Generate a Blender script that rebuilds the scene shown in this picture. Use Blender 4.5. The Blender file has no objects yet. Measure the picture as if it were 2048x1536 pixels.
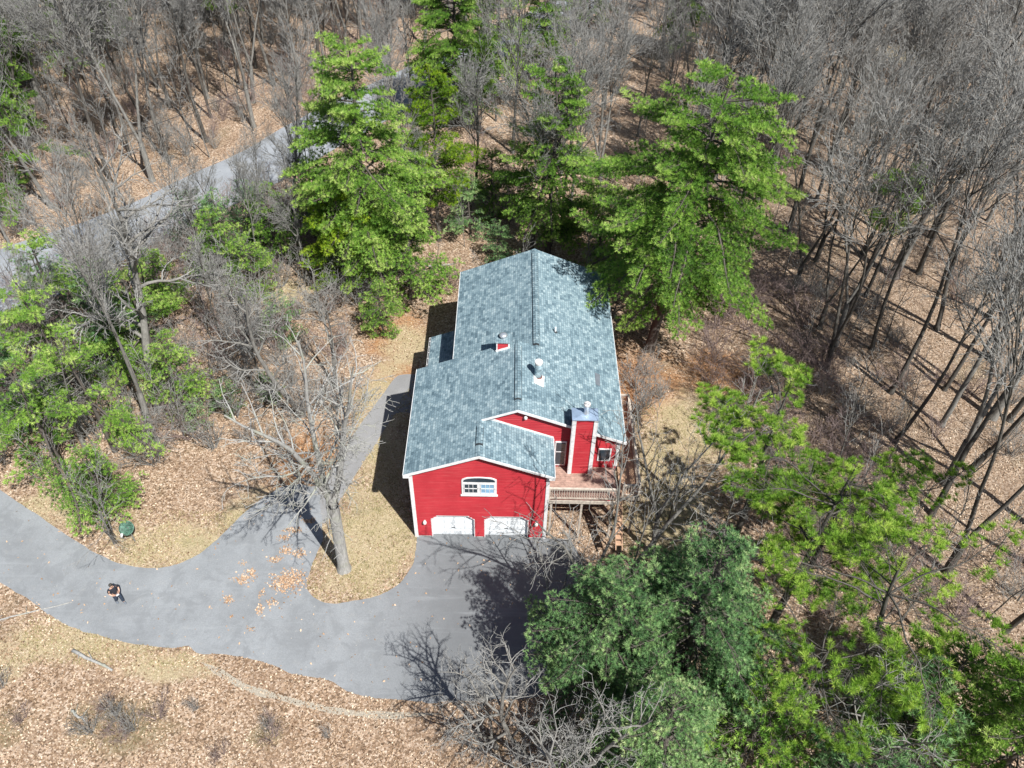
import bpy, bmesh, math, random
import numpy as np
from mathutils import Vector, Matrix, noise as mnoise

# ------------------------------------------------------------ camera, light
scene = bpy.context.scene
COL = scene.collection
R = math.radians

cam_d = bpy.data.cameras.new("camera")
cam_o = bpy.data.objects.new("camera", cam_d)
COL.objects.link(cam_o)
CP = Vector((5.1114, -27.6296, 40.0109))
_r = Vector((0.999819, 0.008293, 0.017096)); _u = Vector((-0.017977, 0.704303, 0.709671)); _f = Vector((0.006155, 0.709851, -0.704325))
m = Matrix((( _r.x, _u.x, -_f.x, CP.x), (_r.y, _u.y, -_f.y, CP.y), (_r.z, _u.z, -_f.z, CP.z), (0, 0, 0, 1)))
cam_o.matrix_world = m
cam_d.sensor_width = 36.0
cam_d.lens = 28.8373
cam_d.clip_start = 0.5
cam_d.clip_end = 1000
scene.camera = cam_o

SUN = Vector((0.455, -0.60, 1.0)).normalized()
world = bpy.data.worlds.new("World")
scene.world = world
world.use_nodes = True
wn = world.node_tree
sky = wn.nodes.new("ShaderNodeTexSky")
sky.sky_type = 'NISHITA'
sky.sun_disc = False
sky.sun_elevation = math.asin(SUN.z)
sky.sun_rotation = math.atan2(SUN.x, SUN.y)
wn.nodes["Background"].inputs[1].default_value = 0.055
wn.links.new(sky.outputs[0], wn.nodes["Background"].inputs[0])
sl = bpy.data.lights.new("sun", 'SUN')
sl.energy = 4.9
sl.angle = R(0.5)
sl.color = (1.0, 0.975, 0.92)
so = bpy.data.objects.new("sun", sl)
so.rotation_euler = SUN.to_track_quat('Z', 'Y').to_euler()
so.location = (40, -50, 90)
COL.objects.link(so)
scene.view_settings.view_transform = 'Standard'
scene.view_settings.look = 'None'
scene.view_settings.gamma = 1.0
scene.view_settings.exposure = 0.7
scene.cycles.max_bounces = 6
scene.cycles.diffuse_bounces = 3
scene.cycles.transparent_max_bounces = 6

rnd = random.Random(7)

# ------------------------------------------------------------ helpers
def tag(o, label=None, cat=None, group=None, kind=None):
    if label: o["label"] = label
    if cat: o["category"] = cat
    if group: o["group"] = group
    if kind: o["kind"] = kind
    return o

def link(o, parent=None):
    COL.objects.link(o)
    if parent: o.parent = parent
    return o

def empty(name, loc=(0, 0, 0), rz=0):
    o = bpy.data.objects.new(name, None)
    o.location = loc; o.rotation_euler = (0, 0, rz)
    o.empty_display_size = 0.2
    return link(o)

class MB:
    """collects faces and links them as one mesh object"""
    def __init__(s): s.v = []; s.f = []; s.t = []
    def add(s, vs, fs, tint=0.5):
        b = len(s.v); s.v.extend([tuple(p) for p in vs]); s.t.extend([tint] * len(vs))
        s.f.extend([tuple(b + i for i in f) for f in fs])
    def box(s, x0, x1, y0, y1, z0, z1):
        s.add([(x0, y0, z0), (x1, y0, z0), (x1, y1, z0), (x0, y1, z0), (x0, y0, z1), (x1, y0, z1), (x1, y1, z1), (x0, y1, z1)],
              [(0, 3, 2, 1), (4, 5, 6, 7), (0, 1, 5, 4), (1, 2, 6, 5), (2, 3, 7, 6), (3, 0, 4, 7)])
    def bar(s, a, b, w, h, up=(0, 0, 1)):
        a = Vector(a); b = Vector(b); d = (b - a).normalized(); up = Vector(up)
        sd = d.cross(up).normalized(); u2 = sd.cross(d).normalized()
        vs = []
        for p in (a, b):
            for (i, j) in ((-1, -1), (1, -1), (1, 1), (-1, 1)):
                vs.append(p + sd * (w / 2 * i) + u2 * (h / 2 * j))
        s.add(vs, [(0, 1, 2, 3), (7, 6, 5, 4), (0, 4, 5, 1), (1, 5, 6, 2), (2, 6, 7, 3), (3, 7, 4, 0)])
    def tube(s, pts, rads, n=6, cap=True, tint=0.5):
        pts = [Vector(p) for p in pts]
        if not hasattr(rads, '__len__'): rads = [rads] * len(pts)
        d = (pts[1] - pts[0]).normalized()
        a = d.orthogonal().normalized()
        vs = []; fs = []
        for i, p in enumerate(pts):
            if i < len(pts) - 1: d2 = (pts[i + 1] - p)
            else: d2 = (p - pts[i - 1])
            if d2.length > 1e-9: d = d2.normalized()
            a = a - d * a.dot(d)
            a = a.normalized() if a.length > 1e-6 else d.orthogonal().normalized()
            b = d.cross(a)
            for k in range(n):
                th = 2 * math.pi * k / n
                vs.append(p + (a * math.cos(th) + b * math.sin(th)) * rads[i])
        for i in range(len(pts) - 1):
            for k in range(n):
                k2 = (k + 1) % n
                fs.append((i * n + k, i * n + k2, (i + 1) * n + k2, (i + 1) * n + k))
        if cap:
            fs.append(tuple(reversed(range(n)))); fs.append(tuple((len(pts) - 1) * n + k for k in range(n)))
        s.add(vs, fs, tint)
    def lathe(s, c, prof, n=20):
        vs = []; fs = []
        for (r, z) in prof:
            for k in range(n):
                th = 2 * math.pi * k / n
                vs.append((c[0] + r * math.cos(th), c[1] + r * math.sin(th), c[2] + z))
        for i in range(len(prof) - 1):
            for k in range(n):
                k2 = (k + 1) % n
                fs.append((i * n + k, i * n + k2, (i + 1) * n + k2, (i + 1) * n + k))
        fs.append(tuple(reversed(range(n)))); fs.append(tuple((len(prof) - 1) * n + k for k in range(n)))
        s.add(vs, fs)
    def mesh(s, name, mat, smooth=False, tint=False):
        me = bpy.data.meshes.new(name)
        me.from_pydata(s.v, [], s.f)
        if mat: me.materials.append(mat)
        if tint:
            at = me.attributes.new("tint", 'FLOAT', 'POINT')
            at.data.foreach_set("value", np.array(s.t, dtype=np.float32))
        if smooth: me.polygons.foreach_set("use_smooth", [True] * len(me.polygons))
        me.update()
        return me
    def build(s, name, mat, parent=None, smooth=False, tint=False, bevel=0):
        o = bpy.data.objects.new(name, s.mesh(name, mat, smooth, tint))
        link(o, parent)
        if bevel:
            b = o.modifiers.new("bevel", 'BEVEL'); b.width = bevel; b.segments = 2
        return o

def slab(poly, t):
    """polygon (counter clockwise from above) with thickness t downwards"""
    n = len(poly)
    vs = [tuple(p) for p in poly] + [(p[0], p[1], p[2] - t) for p in poly]
    fs = [tuple(range(n)), tuple(reversed(range(n, 2 * n)))]
    for i in range(n):
        j = (i + 1) % n
        fs.append((i, n + i, n + j, j))
    return vs, fs

# ------------------------------------------------------------ materials
def newmat(name):
    mt = bpy.data.materials.new(name); mt.use_nodes = True
    nt = mt.node_tree
    return mt, nt, nt.nodes["Principled BSDF"]

def N(nt, t, **kw):
    n = nt.nodes.new(t)
    for k, v in kw.items():
        if k in ('op',): n.operation = v
        else: setattr(n, k, v)
    return n

def L(nt, a, b): nt.links.new(a, b)

def ramp(nt, src, stops, interp='LINEAR'):
    r = N(nt, "ShaderNodeValToRGB"); r.color_ramp.interpolation = interp
    e = r.color_ramp.elements
    while len(e) > 1: e.remove(e[-1])
    e[0].position = stops[0][0]; e[0].color = (*stops[0][1], 1)
    for p, c in stops[1:]:
        x = e.new(p); x.color = (*c, 1)
    L(nt, src, r.inputs[0])
    return r

def noise(nt, vec, scale, detail=4, rough=0.55, dist=0):
    n = N(nt, "ShaderNodeTexNoise")
    n.inputs["Scale"].default_value = scale; n.inputs["Detail"].default_value = detail
    n.inputs["Roughness"].default_value = rough; n.inputs["Distortion"].default_value = dist
    if vec is not None: L(nt, vec, n.inputs["Vector"])
    return n

def mixc(nt, fac, a, b, mode='MIX'):
    mx = N(nt, "ShaderNodeMix", data_type='RGBA', blend_type=mode)
    for s, val in ((mx.inputs[0], fac), (mx.inputs[6], a), (mx.inputs[7], b)):
        if isinstance(val, (int, float)): s.default_value = val
        elif isinstance(val, tuple): s.default_value = (*val, 1)
        else: L(nt, val, s)
    return mx.outputs[2]

def mathn(nt, op, a, b=None, clamp=False):
    n = N(nt, "ShaderNodeMath", op=op); n.use_clamp = clamp
    for s, val in ((n.inputs[0], a), (n.inputs[1], b)):
        if val is None: continue
        if isinstance(val, (int, float)): s.default_value = val
        else: L(nt, val, s)
    return n.outputs[0]

def bump(nt, h, strength, dist, bsdf):
    b = N(nt, "ShaderNodeBump"); b.inputs["Strength"].default_value = strength; b.inputs["Distance"].default_value = dist
    L(nt, h, b.inputs["Height"]); L(nt, b.outputs[0], bsdf.inputs["Normal"])

def simple(name, col, rough=0.6, var=0.12, scale=3.0, metal=0.0, bmp=0.0):
    mt, nt, bs = newmat(name)
    tc = N(nt, "ShaderNodeTexCoord")
    n = noise(nt, tc.outputs["Object"], scale, 5, 0.6)
    lo = tuple(c * (1 - var * 1.6) for c in col); hi = tuple(min(1, c * (1 + var)) for c in col)
    r = ramp(nt, n.outputs[0], [(0.3, lo), (0.7, hi)])
    L(nt, r.outputs[0], bs.inputs["Base Color"])
    bs.inputs["Roughness"].default_value = rough; bs.inputs["Metallic"].default_value = metal
    if bmp: bump(nt, n.outputs[0], bmp, 0.02, bs)
    return mt

def geo_pos(nt): return N(nt, "ShaderNodeNewGeometry").outputs["Position"]

def mat_ground():
    mt, nt, bs = newmat("ground_litter")
    pos = geo_pos(nt)
    # leaf cells, two sizes
    wob = noise(nt, pos, 6.0, 2)
    vadd = N(nt, "ShaderNodeVectorMath", op='ADD')
    vsc = N(nt, "ShaderNodeVectorMath", op='SCALE'); vsc.inputs["Scale"].default_value = 0.12
    L(nt, wob.outputs["Color"], vsc.inputs[0]); L(nt, pos, vadd.inputs[0]); L(nt, vsc.outputs[0], vadd.inputs[1])
    vo = N(nt, "ShaderNodeTexVoronoi"); vo.inputs["Scale"].default_value = 11.0; L(nt, vadd.outputs[0], vo.inputs["Vector"])
    sep = N(nt, "ShaderNodeSeparateColor"); L(nt, vo.outputs["Color"], sep.inputs[0])
    leaf = ramp(nt, sep.outputs[0], [(0.0, (0.060, 0.042, 0.028)), (0.22, (0.17, 0.115, 0.072)), (0.5, (0.34, 0.243, 0.172)), (0.8, (0.48, 0.37, 0.28)), (1.0, (0.66, 0.56, 0.46))])
    # hue shift per leaf toward pink or ochre
    leaf2 = mixc(nt, mathn(nt, 'MULTIPLY', sep.outputs[1], 0.30), leaf.outputs[0], (0.40, 0.24, 0.13), 'MIX')
    big = noise(nt, pos, 0.35, 4, 0.6)
    # pale, dry and dark damp patches
    leaf3 = mixc(nt, ramp(nt, big.outputs[0], [(0.38, (0, 0, 0)), (0.68, (1, 1, 1))]).outputs[0], leaf2,
                 mixc(nt, 0.5, leaf2, (0.20, 0.13, 0.085)))
    grassn = noise(nt, pos, 9.0, 6, 0.75)
    grass = ramp(nt, grassn.outputs[0], [(0.25, (0.13, 0.10, 0.055)), (0.45, (0.34, 0.275, 0.165)), (0.6, (0.49, 0.41, 0.265)), (0.78, (0.68, 0.60, 0.44))])
    gh = noise(nt, pos, 0.9, 4, 0.6)
    grass_g = mixc(nt, ramp(nt, gh.outputs[0], [(0.5, (0, 0, 0)), (0.72, (1, 1, 1))]).outputs[0], grass.outputs[0], mixc(nt, 0.38, grass.outputs[0], (0.19, 0.20, 0.06)))
    needle = ramp(nt, grassn.outputs[0], [(0.25, (0.14, 0.06, 0.02)), (0.5, (0.36, 0.17, 0.065)), (0.75, (0.52, 0.29, 0.13))])
    sxyz = N(nt, "ShaderNodeSeparateXYZ"); L(nt, pos, sxyz.inputs[0])
    edge = noise(nt, pos, 0.55, 5, 0.65)
    edge2 = noise(nt, pos, 4.5, 6, 0.8)
    def zone(lst):
        out = None
        for (cx, cy, rx, ry) in lst:
            dx = mathn(nt, 'DIVIDE', mathn(nt, 'SUBTRACT', sxyz.outputs[0], cx), rx)
            dy = mathn(nt, 'DIVIDE', mathn(nt, 'SUBTRACT', sxyz.outputs[1], cy), ry)
            d = mathn(nt, 'ADD', mathn(nt, 'MULTIPLY', dx, dx), mathn(nt, 'MULTIPLY', dy, dy))
            v = mathn(nt, 'SUBTRACT', 1.0, d)
            out = v if out is None else mathn(nt, 'MAXIMUM', out, v)
        e = mathn(nt, 'MULTIPLY', mathn(nt, 'SUBTRACT', edge.outputs[0], 0.5), 3.2)
        e2 = mathn(nt, 'MULTIPLY', mathn(nt, 'SUBTRACT', edge2.outputs[0], 0.5), 2.6)
        s = mathn(nt, 'ADD', mathn(nt, 'ADD', out, e), e2)
        return mathn(nt, 'MULTIPLY', mathn(nt, 'ADD', s, 0.1), 1.1, True)
    zg = zone([(-2.6, -0.5, 3.3, 4.2), (-2.0, 4.5, 1.7, 5.0), (-3.2, 9.5, 1.8, 7.0), (-13.0, -1.0, 5.0, 1.7), (-21, 1.6, 4.0, 1.5), (-10, 1.0, 1.6, 2.4),
               (-17.0, -6.8, 4.5, 1.5), (-12.0, -8.2, 2.6, .9), (15.0, 3.0, 2.8, 7.0), (17.5, 9.0, 3.0, 3.4), (16, -5, 3, 3), (-12.6, 22.0, 3.5, 3.0), (-2.0, 16.5, 2.2, 2.5), (-21, -8, 2.0, 1.5), (52, 70, 4, 3)])
    zo = zone([(-3.0, 17.5, 2.6, 3.2), (-2.5, 13.2, 2.0, 2.2), (14.0, 13.0, 4.0, 4.0), (-7.0, 5.5, 3.0, 3.2), (20.0, 14.0, 3.0, 3.0)])
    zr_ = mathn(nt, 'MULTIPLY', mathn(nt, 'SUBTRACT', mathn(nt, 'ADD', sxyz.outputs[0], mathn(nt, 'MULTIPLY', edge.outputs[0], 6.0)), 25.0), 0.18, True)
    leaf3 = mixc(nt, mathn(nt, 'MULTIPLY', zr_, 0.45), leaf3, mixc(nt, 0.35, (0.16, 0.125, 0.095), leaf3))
    c = mixc(nt, mathn(nt, 'MULTIPLY', zo, 0.75), leaf3, needle.outputs[0])
    c = mixc(nt, mathn(nt, 'MULTIPLY', zg, 0.9), c, grass_g)
    # mossy and damp soil patches
    mp_ = noise(nt, pos, 0.22, 6, 0.62)
    c = mixc(nt, ramp(nt, mp_.outputs[0], [(0.57, (0, 0, 0)), (0.68, (0.75, 0.75, 0.75))]).outputs[0], c, mixc(nt, 0.45, c, (0.10, 0.095, 0.045)))
    zm_ = zone([(-13.2, -11.2, 2.6, 1.6), (-6.0, -11.6, 1.0, 0.9), (-19.5, -11.5, 2.0, 1.0)])
    c = mixc(nt, mathn(nt, 'MULTIPLY', zm_, 0.6), c, mixc(nt, grassn.outputs[0], (0.08, 0.065, 0.03), (0.26, 0.22, 0.11)))
    # scattered pale leaves everywhere
    vo2 = N(nt, "ShaderNodeTexVoronoi"); vo2.inputs["Scale"].default_value = 4.1; L(nt, vadd.outputs[0], vo2.inputs["Vector"])
    fl = mathn(nt, 'MULTIPLY', mathn(nt, 'LESS_THAN', vo2.outputs["Distance"], 0.16), 0.4)
    c = mixc(nt, fl, c, mixc(nt, sep.outputs[2], (0.34, 0.20, 0.12), (0.68, 0.56, 0.44)))
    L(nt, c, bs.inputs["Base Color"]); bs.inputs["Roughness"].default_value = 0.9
    h = mathn(nt, 'ADD', mathn(nt, 'MULTIPLY', sep.outputs[2], 0.7), grassn.outputs[0])
    bump(nt, h, 0.9, 0.06, bs)
    return mt

def mat_asphalt(name, base, warm, patchy=False):
    mt, nt, bs = newmat(name)
    pos = geo_pos(nt)
    n1 = noise(nt, pos, 0.35, 5, 0.6); n2 = noise(nt, pos, 30.0, 3, 0.7); n3 = noise(nt, pos, 2.2, 5, 0.7)
    c = ramp(nt, n1.outputs[0], [(0.32, tuple(b * 0.86 for b in base)), (0.68, tuple(b * 1.14 for b in base))]).outputs[0]
    c = mixc(nt, ramp(nt, n3.outputs[0], [(0.55, (0, 0, 0)), (0.75, (1, 1, 1))]).outputs[0], c, mixc(nt, 0.25, c, warm))
    c = mixc(nt, 0.35, c, ramp(nt, n2.outputs[0], [(0.35, (0.3, 0.3, 0.3)), (0.65, (0.72, 0.72, 0.72))]).outputs[0], 'OVERLAY')
    if patchy:
        w1 = noise(nt, pos, 0.8, 6, 0.7, 0.6)
        c = mixc(nt, ramp(nt, w1.outputs[0], [(0.40, (0.55, 0.55, 0.55)), (0.52, (0, 0, 0))]).outputs[0], c, tuple(b * 0.74 for b in base))
        sx = N(nt, "ShaderNodeSeparateXYZ"); L(nt, pos, sx.inputs[0])
        # darker apron in front of the garage, pale silt along the lower edge, tyre tracks
        ap = mathn(nt, 'MULTIPLY', mathn(nt, 'SUBTRACT', mathn(nt, 'ADD', sx.outputs[0], mathn(nt, 'MULTIPLY', n1.outputs[0], 5.0)), 0.5), 0.22, True)
        c = mixc(nt, mathn(nt, 'MULTIPLY', ap, 0.8), c, tuple(b * 0.5 for b in base))
        st = N(nt, "ShaderNodeMapping"); st.inputs["Scale"].default_value = (0.18, 2.2, 1); st.inputs["Rotation"].default_value = (0, 0, 0.16); L(nt, pos, st.inputs[0])
        tr = noise(nt, st.outputs[0], 1.0, 4, 0.6)
        c = mixc(nt, ramp(nt, tr.outputs[0], [(0.56, (0, 0, 0)), (0.74, (0.4, 0.4, 0.4))]).outputs[0], c, tuple(min(1, b * 1.3) for b in base))
        ck = N(nt, "ShaderNodeTexVoronoi", feature='DISTANCE_TO_EDGE'); ck.inputs["Scale"].default_value = 0.33
        wv = N(nt, "ShaderNodeVectorMath", op='ADD'); L(nt, pos, wv.inputs[0]); L(nt, n3.outputs["Color"], wv.inputs[1]); L(nt, wv.outputs[0], ck.inputs["Vector"])
        c = mixc(nt, mathn(nt, 'MULTIPLY', mathn(nt, 'LESS_THAN', ck.outputs["Distance"], 0.004), 0.12), c, (0.06, 0.06, 0.065))
    vo = N(nt, "ShaderNodeTexVoronoi"); vo.inputs["Scale"].default_value = 1.6; L(nt, pos, vo.inputs["Vector"])
    sp = mathn(nt, 'LESS_THAN', vo.outputs["Distance"], 0.045)
    c = mixc(nt, mathn(nt, 'MULTIPLY', sp, 0.6), c, (0.45, 0.42, 0.36))
    L(nt, c, bs.inputs["Base Color"]); bs.inputs["Roughness"].default_value = 0.85
    bump(nt, n2.outputs[0], 0.4, 0.01, bs)
    return mt

def mat_shingle(name, axis_swap=True):
    # courses run along the ridge (world y), stacked along the slope (x)
    mt, nt, bs = newmat(name)
    pos = geo_pos(nt)
    s = N(nt, "ShaderNodeSeparateXYZ"); L(nt, pos, s.inputs[0])
    cb = N(nt, "ShaderNodeCombineXYZ")
    L(nt, s.outputs[1], cb.inputs[0]); L(nt, s.outputs[0], cb.inputs[1])
    def brick(w, h, off, sq=1.0):
        b = N(nt, "ShaderNodeTexBrick"); b.inputs["Scale"].default_value = 1.0
        b.inputs["Brick Width"].default_value = w; b.inputs["Row Height"].default_value = h
        b.inputs["Mortar Size"].default_value = 0.007; b.inputs["Mortar Smooth"].default_value = 0.3
        b.inputs["Color1"].default_value = (0, 0, 0, 1); b.inputs["Color2"].default_value = (1, 1, 1, 1)
        b.inputs["Mortar"].default_value = (0.0, 0.0, 0.0, 1); b.offset = off
        L(nt, cb.outputs[0], b.inputs["Vector"]); return b
    b1 = brick(0.21, 0.135, 0.37); b2 = brick(0.42, 0.27, 0.21)
    t = mathn(nt, 'ADD', mathn(nt, 'MULTIPLY', b1.outputs[0], 0.6), mathn(nt, 'MULTIPLY', b2.outputs[0], 0.4))
    c = ramp(nt, t, [(0.0, (0.055, 0.100, 0.130)), (0.3, (0.125, 0.195, 0.235)), (0.62, (0.20, 0.285, 0.325)), (1.0, (0.34, 0.43, 0.46))]).outputs[0]
    n = noise(nt, pos, 0.45, 5, 0.65)
    c = mixc(nt, mathn(nt, 'MULTIPLY', n.outputs[0], 0.4), c, mixc(nt, 0.4, c, (0.21, 0.29, 0.33)))
    n3 = noise(nt, pos, 45, 2, 0.7)
    c = mixc(nt, 0.3, c, ramp(nt, n3.outputs[0], [(0.3, (0.32, 0.32, 0.32)), (0.7, (0.68, 0.68, 0.68))]).outputs[0], 'OVERLAY')
    mort = mathn(nt, 'MAXIMUM', b1.outputs[1], 0.0)
    c = mixc(nt, mathn(nt, 'MULTIPLY', mort, 0.55), c, (0.04, 0.055, 0.07))
    L(nt, c, bs.inputs["Base Color"]); bs.inputs["Roughness"].default_value = 0.88
    bump(nt, mathn(nt, 'SUBTRACT', t, mort), 0.6, 0.02, bs)
    return mt

def mat_siding():
    mt, nt, bs = newmat("red_siding")
    pos = geo_pos(nt)
    n = noise(nt, pos, 0.8, 5, 0.6)
    ms = N(nt, "ShaderNodeMapping"); ms.inputs["Scale"].default_value = (0.6, 0.6, 9.0); L(nt, pos, ms.inputs[0])
    n2 = noise(nt, ms.outputs[0], 1.0, 5, 0.7)
    c = ramp(nt, n.outputs[0], [(0.3, (0.335, 0.016, 0.026)), (0.7, (0.43, 0.028, 0.040))]).outputs[0]
    c = mixc(nt, ramp(nt, n2.outputs[0], [(0.5, (0, 0, 0)), (0.8, (0.6, 0.6, 0.6))]).outputs[0], c, (0.48, 0.10, 0.10))
    L(nt, c, bs.inputs["Base Color"]); bs.inputs["Roughness"].default_value = 0.6
    return mt

def mat_bark(name, dark, light, moss=None):
    mt, nt, bs = newmat(name)
    tc = N(nt, "ShaderNodeTexCoord")
    mp = N(nt, "ShaderNodeMapping"); mp.inputs["Scale"].default_value = (6, 6, 1.4); L(nt, tc.outputs["Object"], mp.inputs[0])
    n = noise(nt, mp.outputs[0], 1.6, 6, 0.7)
    c = ramp(nt, n.outputs[0], [(0.3, dark), (0.7, light)]).outputs[0]
    oi = N(nt, "ShaderNodeObjectInfo")
    c = mixc(nt, mathn(nt, 'MULTIPLY', oi.outputs["Random"], 0.35), c, tuple(x * 0.55 for x in light))
    if moss:
        n2 = noise(nt, tc.outputs["Object"], 1.1, 4, 0.6)
        c = mixc(nt, ramp(nt, n2.outputs[0], [(0.5, (0, 0, 0)), (0.7, (0.5, 0.5, 0.5))]).outputs[0], c, moss)
    L(nt, c, bs.inputs["Base Color"]); bs.inputs["Roughness"].default_value = 0.9
    bump(nt, n.outputs[0], 0.7, 0.03, bs)
    return mt

def mat_leafy(name, stops, trans=0.35, jitter=0.3):
    mt = bpy.data.materials.new(name); mt.use_nodes = True; nt = mt.node_tree
    for n in list(nt.nodes): nt.nodes.remove(n)
    out = N(nt, "ShaderNodeOutputMaterial")
    at = N(nt, "ShaderNodeAttribute", attribute_name="tint")
    oi = N(nt, "ShaderNodeObjectInfo")
    tc = N(nt, "ShaderNodeTexCoord")
    n = noise(nt, tc.outputs["Object"], 0.5, 3, 0.6)
    f = mathn(nt, 'ADD', at.outputs["Fac"], mathn(nt, 'MULTIPLY', mathn(nt, 'SUBTRACT', oi.outputs["Random"], 0.5), jitter))
    f = mathn(nt, 'ADD', f, mathn(nt, 'MULTIPLY', mathn(nt, 'SUBTRACT', n.outputs[0], 0.5), 0.7), True)
    c = ramp(nt, f, stops).outputs[0]
    d = N(nt, "ShaderNodeBsdfPrincipled"); d.inputs["Roughness"].default_value = 0.55
    d.inputs["Specular IOR Level"].default_value = 0.3
    t = N(nt, "ShaderNodeBsdfTranslucent")
    L(nt, c, d.inputs["Base Color"]); L(nt, c, t.inputs[0])
    mx = N(nt, "ShaderNodeMixShader"); mx.inputs[0].default_value = trans
    L(nt, d.outputs[0], mx.inputs[1]); L(nt, t.outputs[0], mx.inputs[2]); L(nt, mx.outputs[0], out.inputs[0])
    return mt

M_GROUND = mat_ground()
M_DRIVE = mat_asphalt("driveway_asphalt", (0.222, 0.235, 0.25), (0.30, 0.285, 0.26), True)
M_WALK = mat_asphalt("walk_asphalt", (0.22, 0.22, 0.225), (0.26, 0.24, 0.20))
M_ROAD = mat_asphalt("road_asphalt", (0.25, 0.268, 0.295), (0.32, 0.33, 0.345))
M_ROOF = mat_shingle("shingles")
M_RED = mat_siding()
M_WHITE = simple("white_trim", (0.72, 0.72, 0.73), 0.55, 0.12, 5)
M_DOOR = simple("white_garage_door", (0.74, 0.77, 0.80), 0.4, 0.05, 1.2)
M_METAL = simple("galvanised", (0.62, 0.66, 0.70), 0.35, 0.1, 4, 0.7)
M_PIPE = simple("weathered_blue_pipe", (0.34, 0.46, 0.52), 0.5, 0.35, 6, 0.2)
M_CAPW = simple("pale_cap", (0.70, 0.68, 0.66), 0.5, 0.1)
M_RUST = simple("rust_collar", (0.22, 0.10, 0.09), 0.8, 0.3, 8)
M_DECK = simple("deck_boards", (0.36, 0.235, 0.19), 0.8, 0.25, 5, bmp=0.3)
M_DECKNEW = simple("deck_cedar", (0.46, 0.29, 0.19), 0.75, 0.2, 5)
M_RAIL = simple("weathered_rail", (0.48, 0.42, 0.36), 0.8, 0.2, 6)
M_FLASH = simple("blue_flashing", (0.33, 0.43, 0.58), 0.4, 0.15, 3, 0.4)
M_DARK = simple("dark_parts_and_shade", (0.03, 0.035, 0.04), 0.7, 0.2)
M_CONC = simple("concrete", (0.42, 0.41, 0.39), 0.9, 0.15, 4)
mt, nt, bs = newmat("window_glass")
bs.inputs["Base Color"].default_value = (0.03, 0.045, 0.06, 1); bs.inputs["Roughness"].default_value = 0.06
bs.inputs["Specular IOR Level"].default_value = 0.8
M_GLASS = mt
M_BLIND = simple("window_blind", (0.24, 0.42, 0.60), 0.3, 0.2, 2)
M_BARK = mat_bark("grey_bark", (0.085, 0.08, 0.072), (0.27, 0.26, 0.24))
M_BARKL = mat_bark("pale_bark", (0.17, 0.168, 0.16), (0.44, 0.435, 0.42), (0.30, 0.33, 0.22))
M_BARKD = mat_bark("dark_bark", (0.035, 0.031, 0.028), (0.125, 0.115, 0.10))
M_TWIG = mat_bark("twig_bark", (0.15, 0.146, 0.138), (0.37, 0.365, 0.35))
M_TWIGP = mat_bark("purple_twig_bark", (0.17, 0.12, 0.115), (0.36, 0.28, 0.26))
M_PINEB = mat_bark("pine_bark", (0.05, 0.043, 0.038), (0.14, 0.12, 0.105))
M_PINE = mat_leafy("white_pine_needles", [(0.0, (0.05, 0.13, 0.022)), (0.35, (0.15, 0.31, 0.045)), (0.65, (0.31, 0.50, 0.085)), (1.0, (0.54, 0.66, 0.21))])
M_PINEY = mat_leafy("yellow_pine_needles", [(0.0, (0.06, 0.14, 0.010)), (0.4, (0.19, 0.33, 0.018)), (0.7, (0.34, 0.48, 0.03)), (1.0, (0.50, 0.60, 0.07))])
M_PINED = mat_leafy("deep_pine_needles", [(0.0, (0.05, 0.12, 0.05)), (0.35, (0.15, 0.30, 0.115)), (0.7, (0.34, 0.52, 0.21)), (1.0, (0.60, 0.70, 0.36))])
M_PITCH = mat_leafy("pitch_pine_needles", [(0.0, (0.05, 0.13, 0.018)), (0.4, (0.17, 0.33, 0.040)), (0.7, (0.32, 0.50, 0.07)), (1.0, (0.52, 0.66, 0.14))])
M_LITTER = mat_leafy("dead_leaves", [(0.0, (0.09, 0.05, 0.03)), (0.3, (0.24, 0.15, 0.09)), (0.6, (0.42, 0.30, 0.20)), (1.0, (0.68, 0.56, 0.43))], 0.1, 0)
M_LITTERO = mat_leafy("orange_leaves", [(0.0, (0.28, 0.16, 0.09)), (0.5, (0.46, 0.31, 0.20)), (1.0, (0.62, 0.47, 0.34))], 0.1, 0)
M_GRASS = mat_leafy("grass_blades", [(0.0, (0.14, 0.14, 0.05)), (0.4, (0.34, 0.29, 0.13)), (1.0, (0.62, 0.54, 0.34))], 0.3, 0)

# ------------------------------------------------------------ setting
def gz(x, y):
    d = math.hypot((x + 3) / 30.0, (y - 4) / 24.0)
    k = max(0.0, min(1.0, (d - 1.0) / 0.6)); k = k * k * (3 - 2 * k)
    return k * 0.9 * (mnoise.noise(Vector((x * 0.035, y * 0.035, 3.3))) + 0.25 * mnoise.noise(Vector((x * 0.11, y * 0.11, 7.3))))

def make_ground():
    mb = MB()
    xs = [-260, -180, -130, -100] + [-85 + i * 1.25 for i in range(145)] + [110, 140, 180, 260]
    ys = [-120, -80, -50, -32] + [-24 + i * 1.25 for i in range(100)] + [112, 130, 160, 210, 300]
    vs = [(x, y, gz(x, y)) for y in ys for x in xs]
    nx = len(xs)
    fs = [(j * nx + i, j * nx + i + 1, (j + 1) * nx + i + 1, (j + 1) * nx + i) for j in range(len(ys) - 1) for i in range(nx - 1)]
    mb.add(vs, fs)
    tag(mb.build("ground", M_GROUND, smooth=True), kind="structure")
make_ground()

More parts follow.
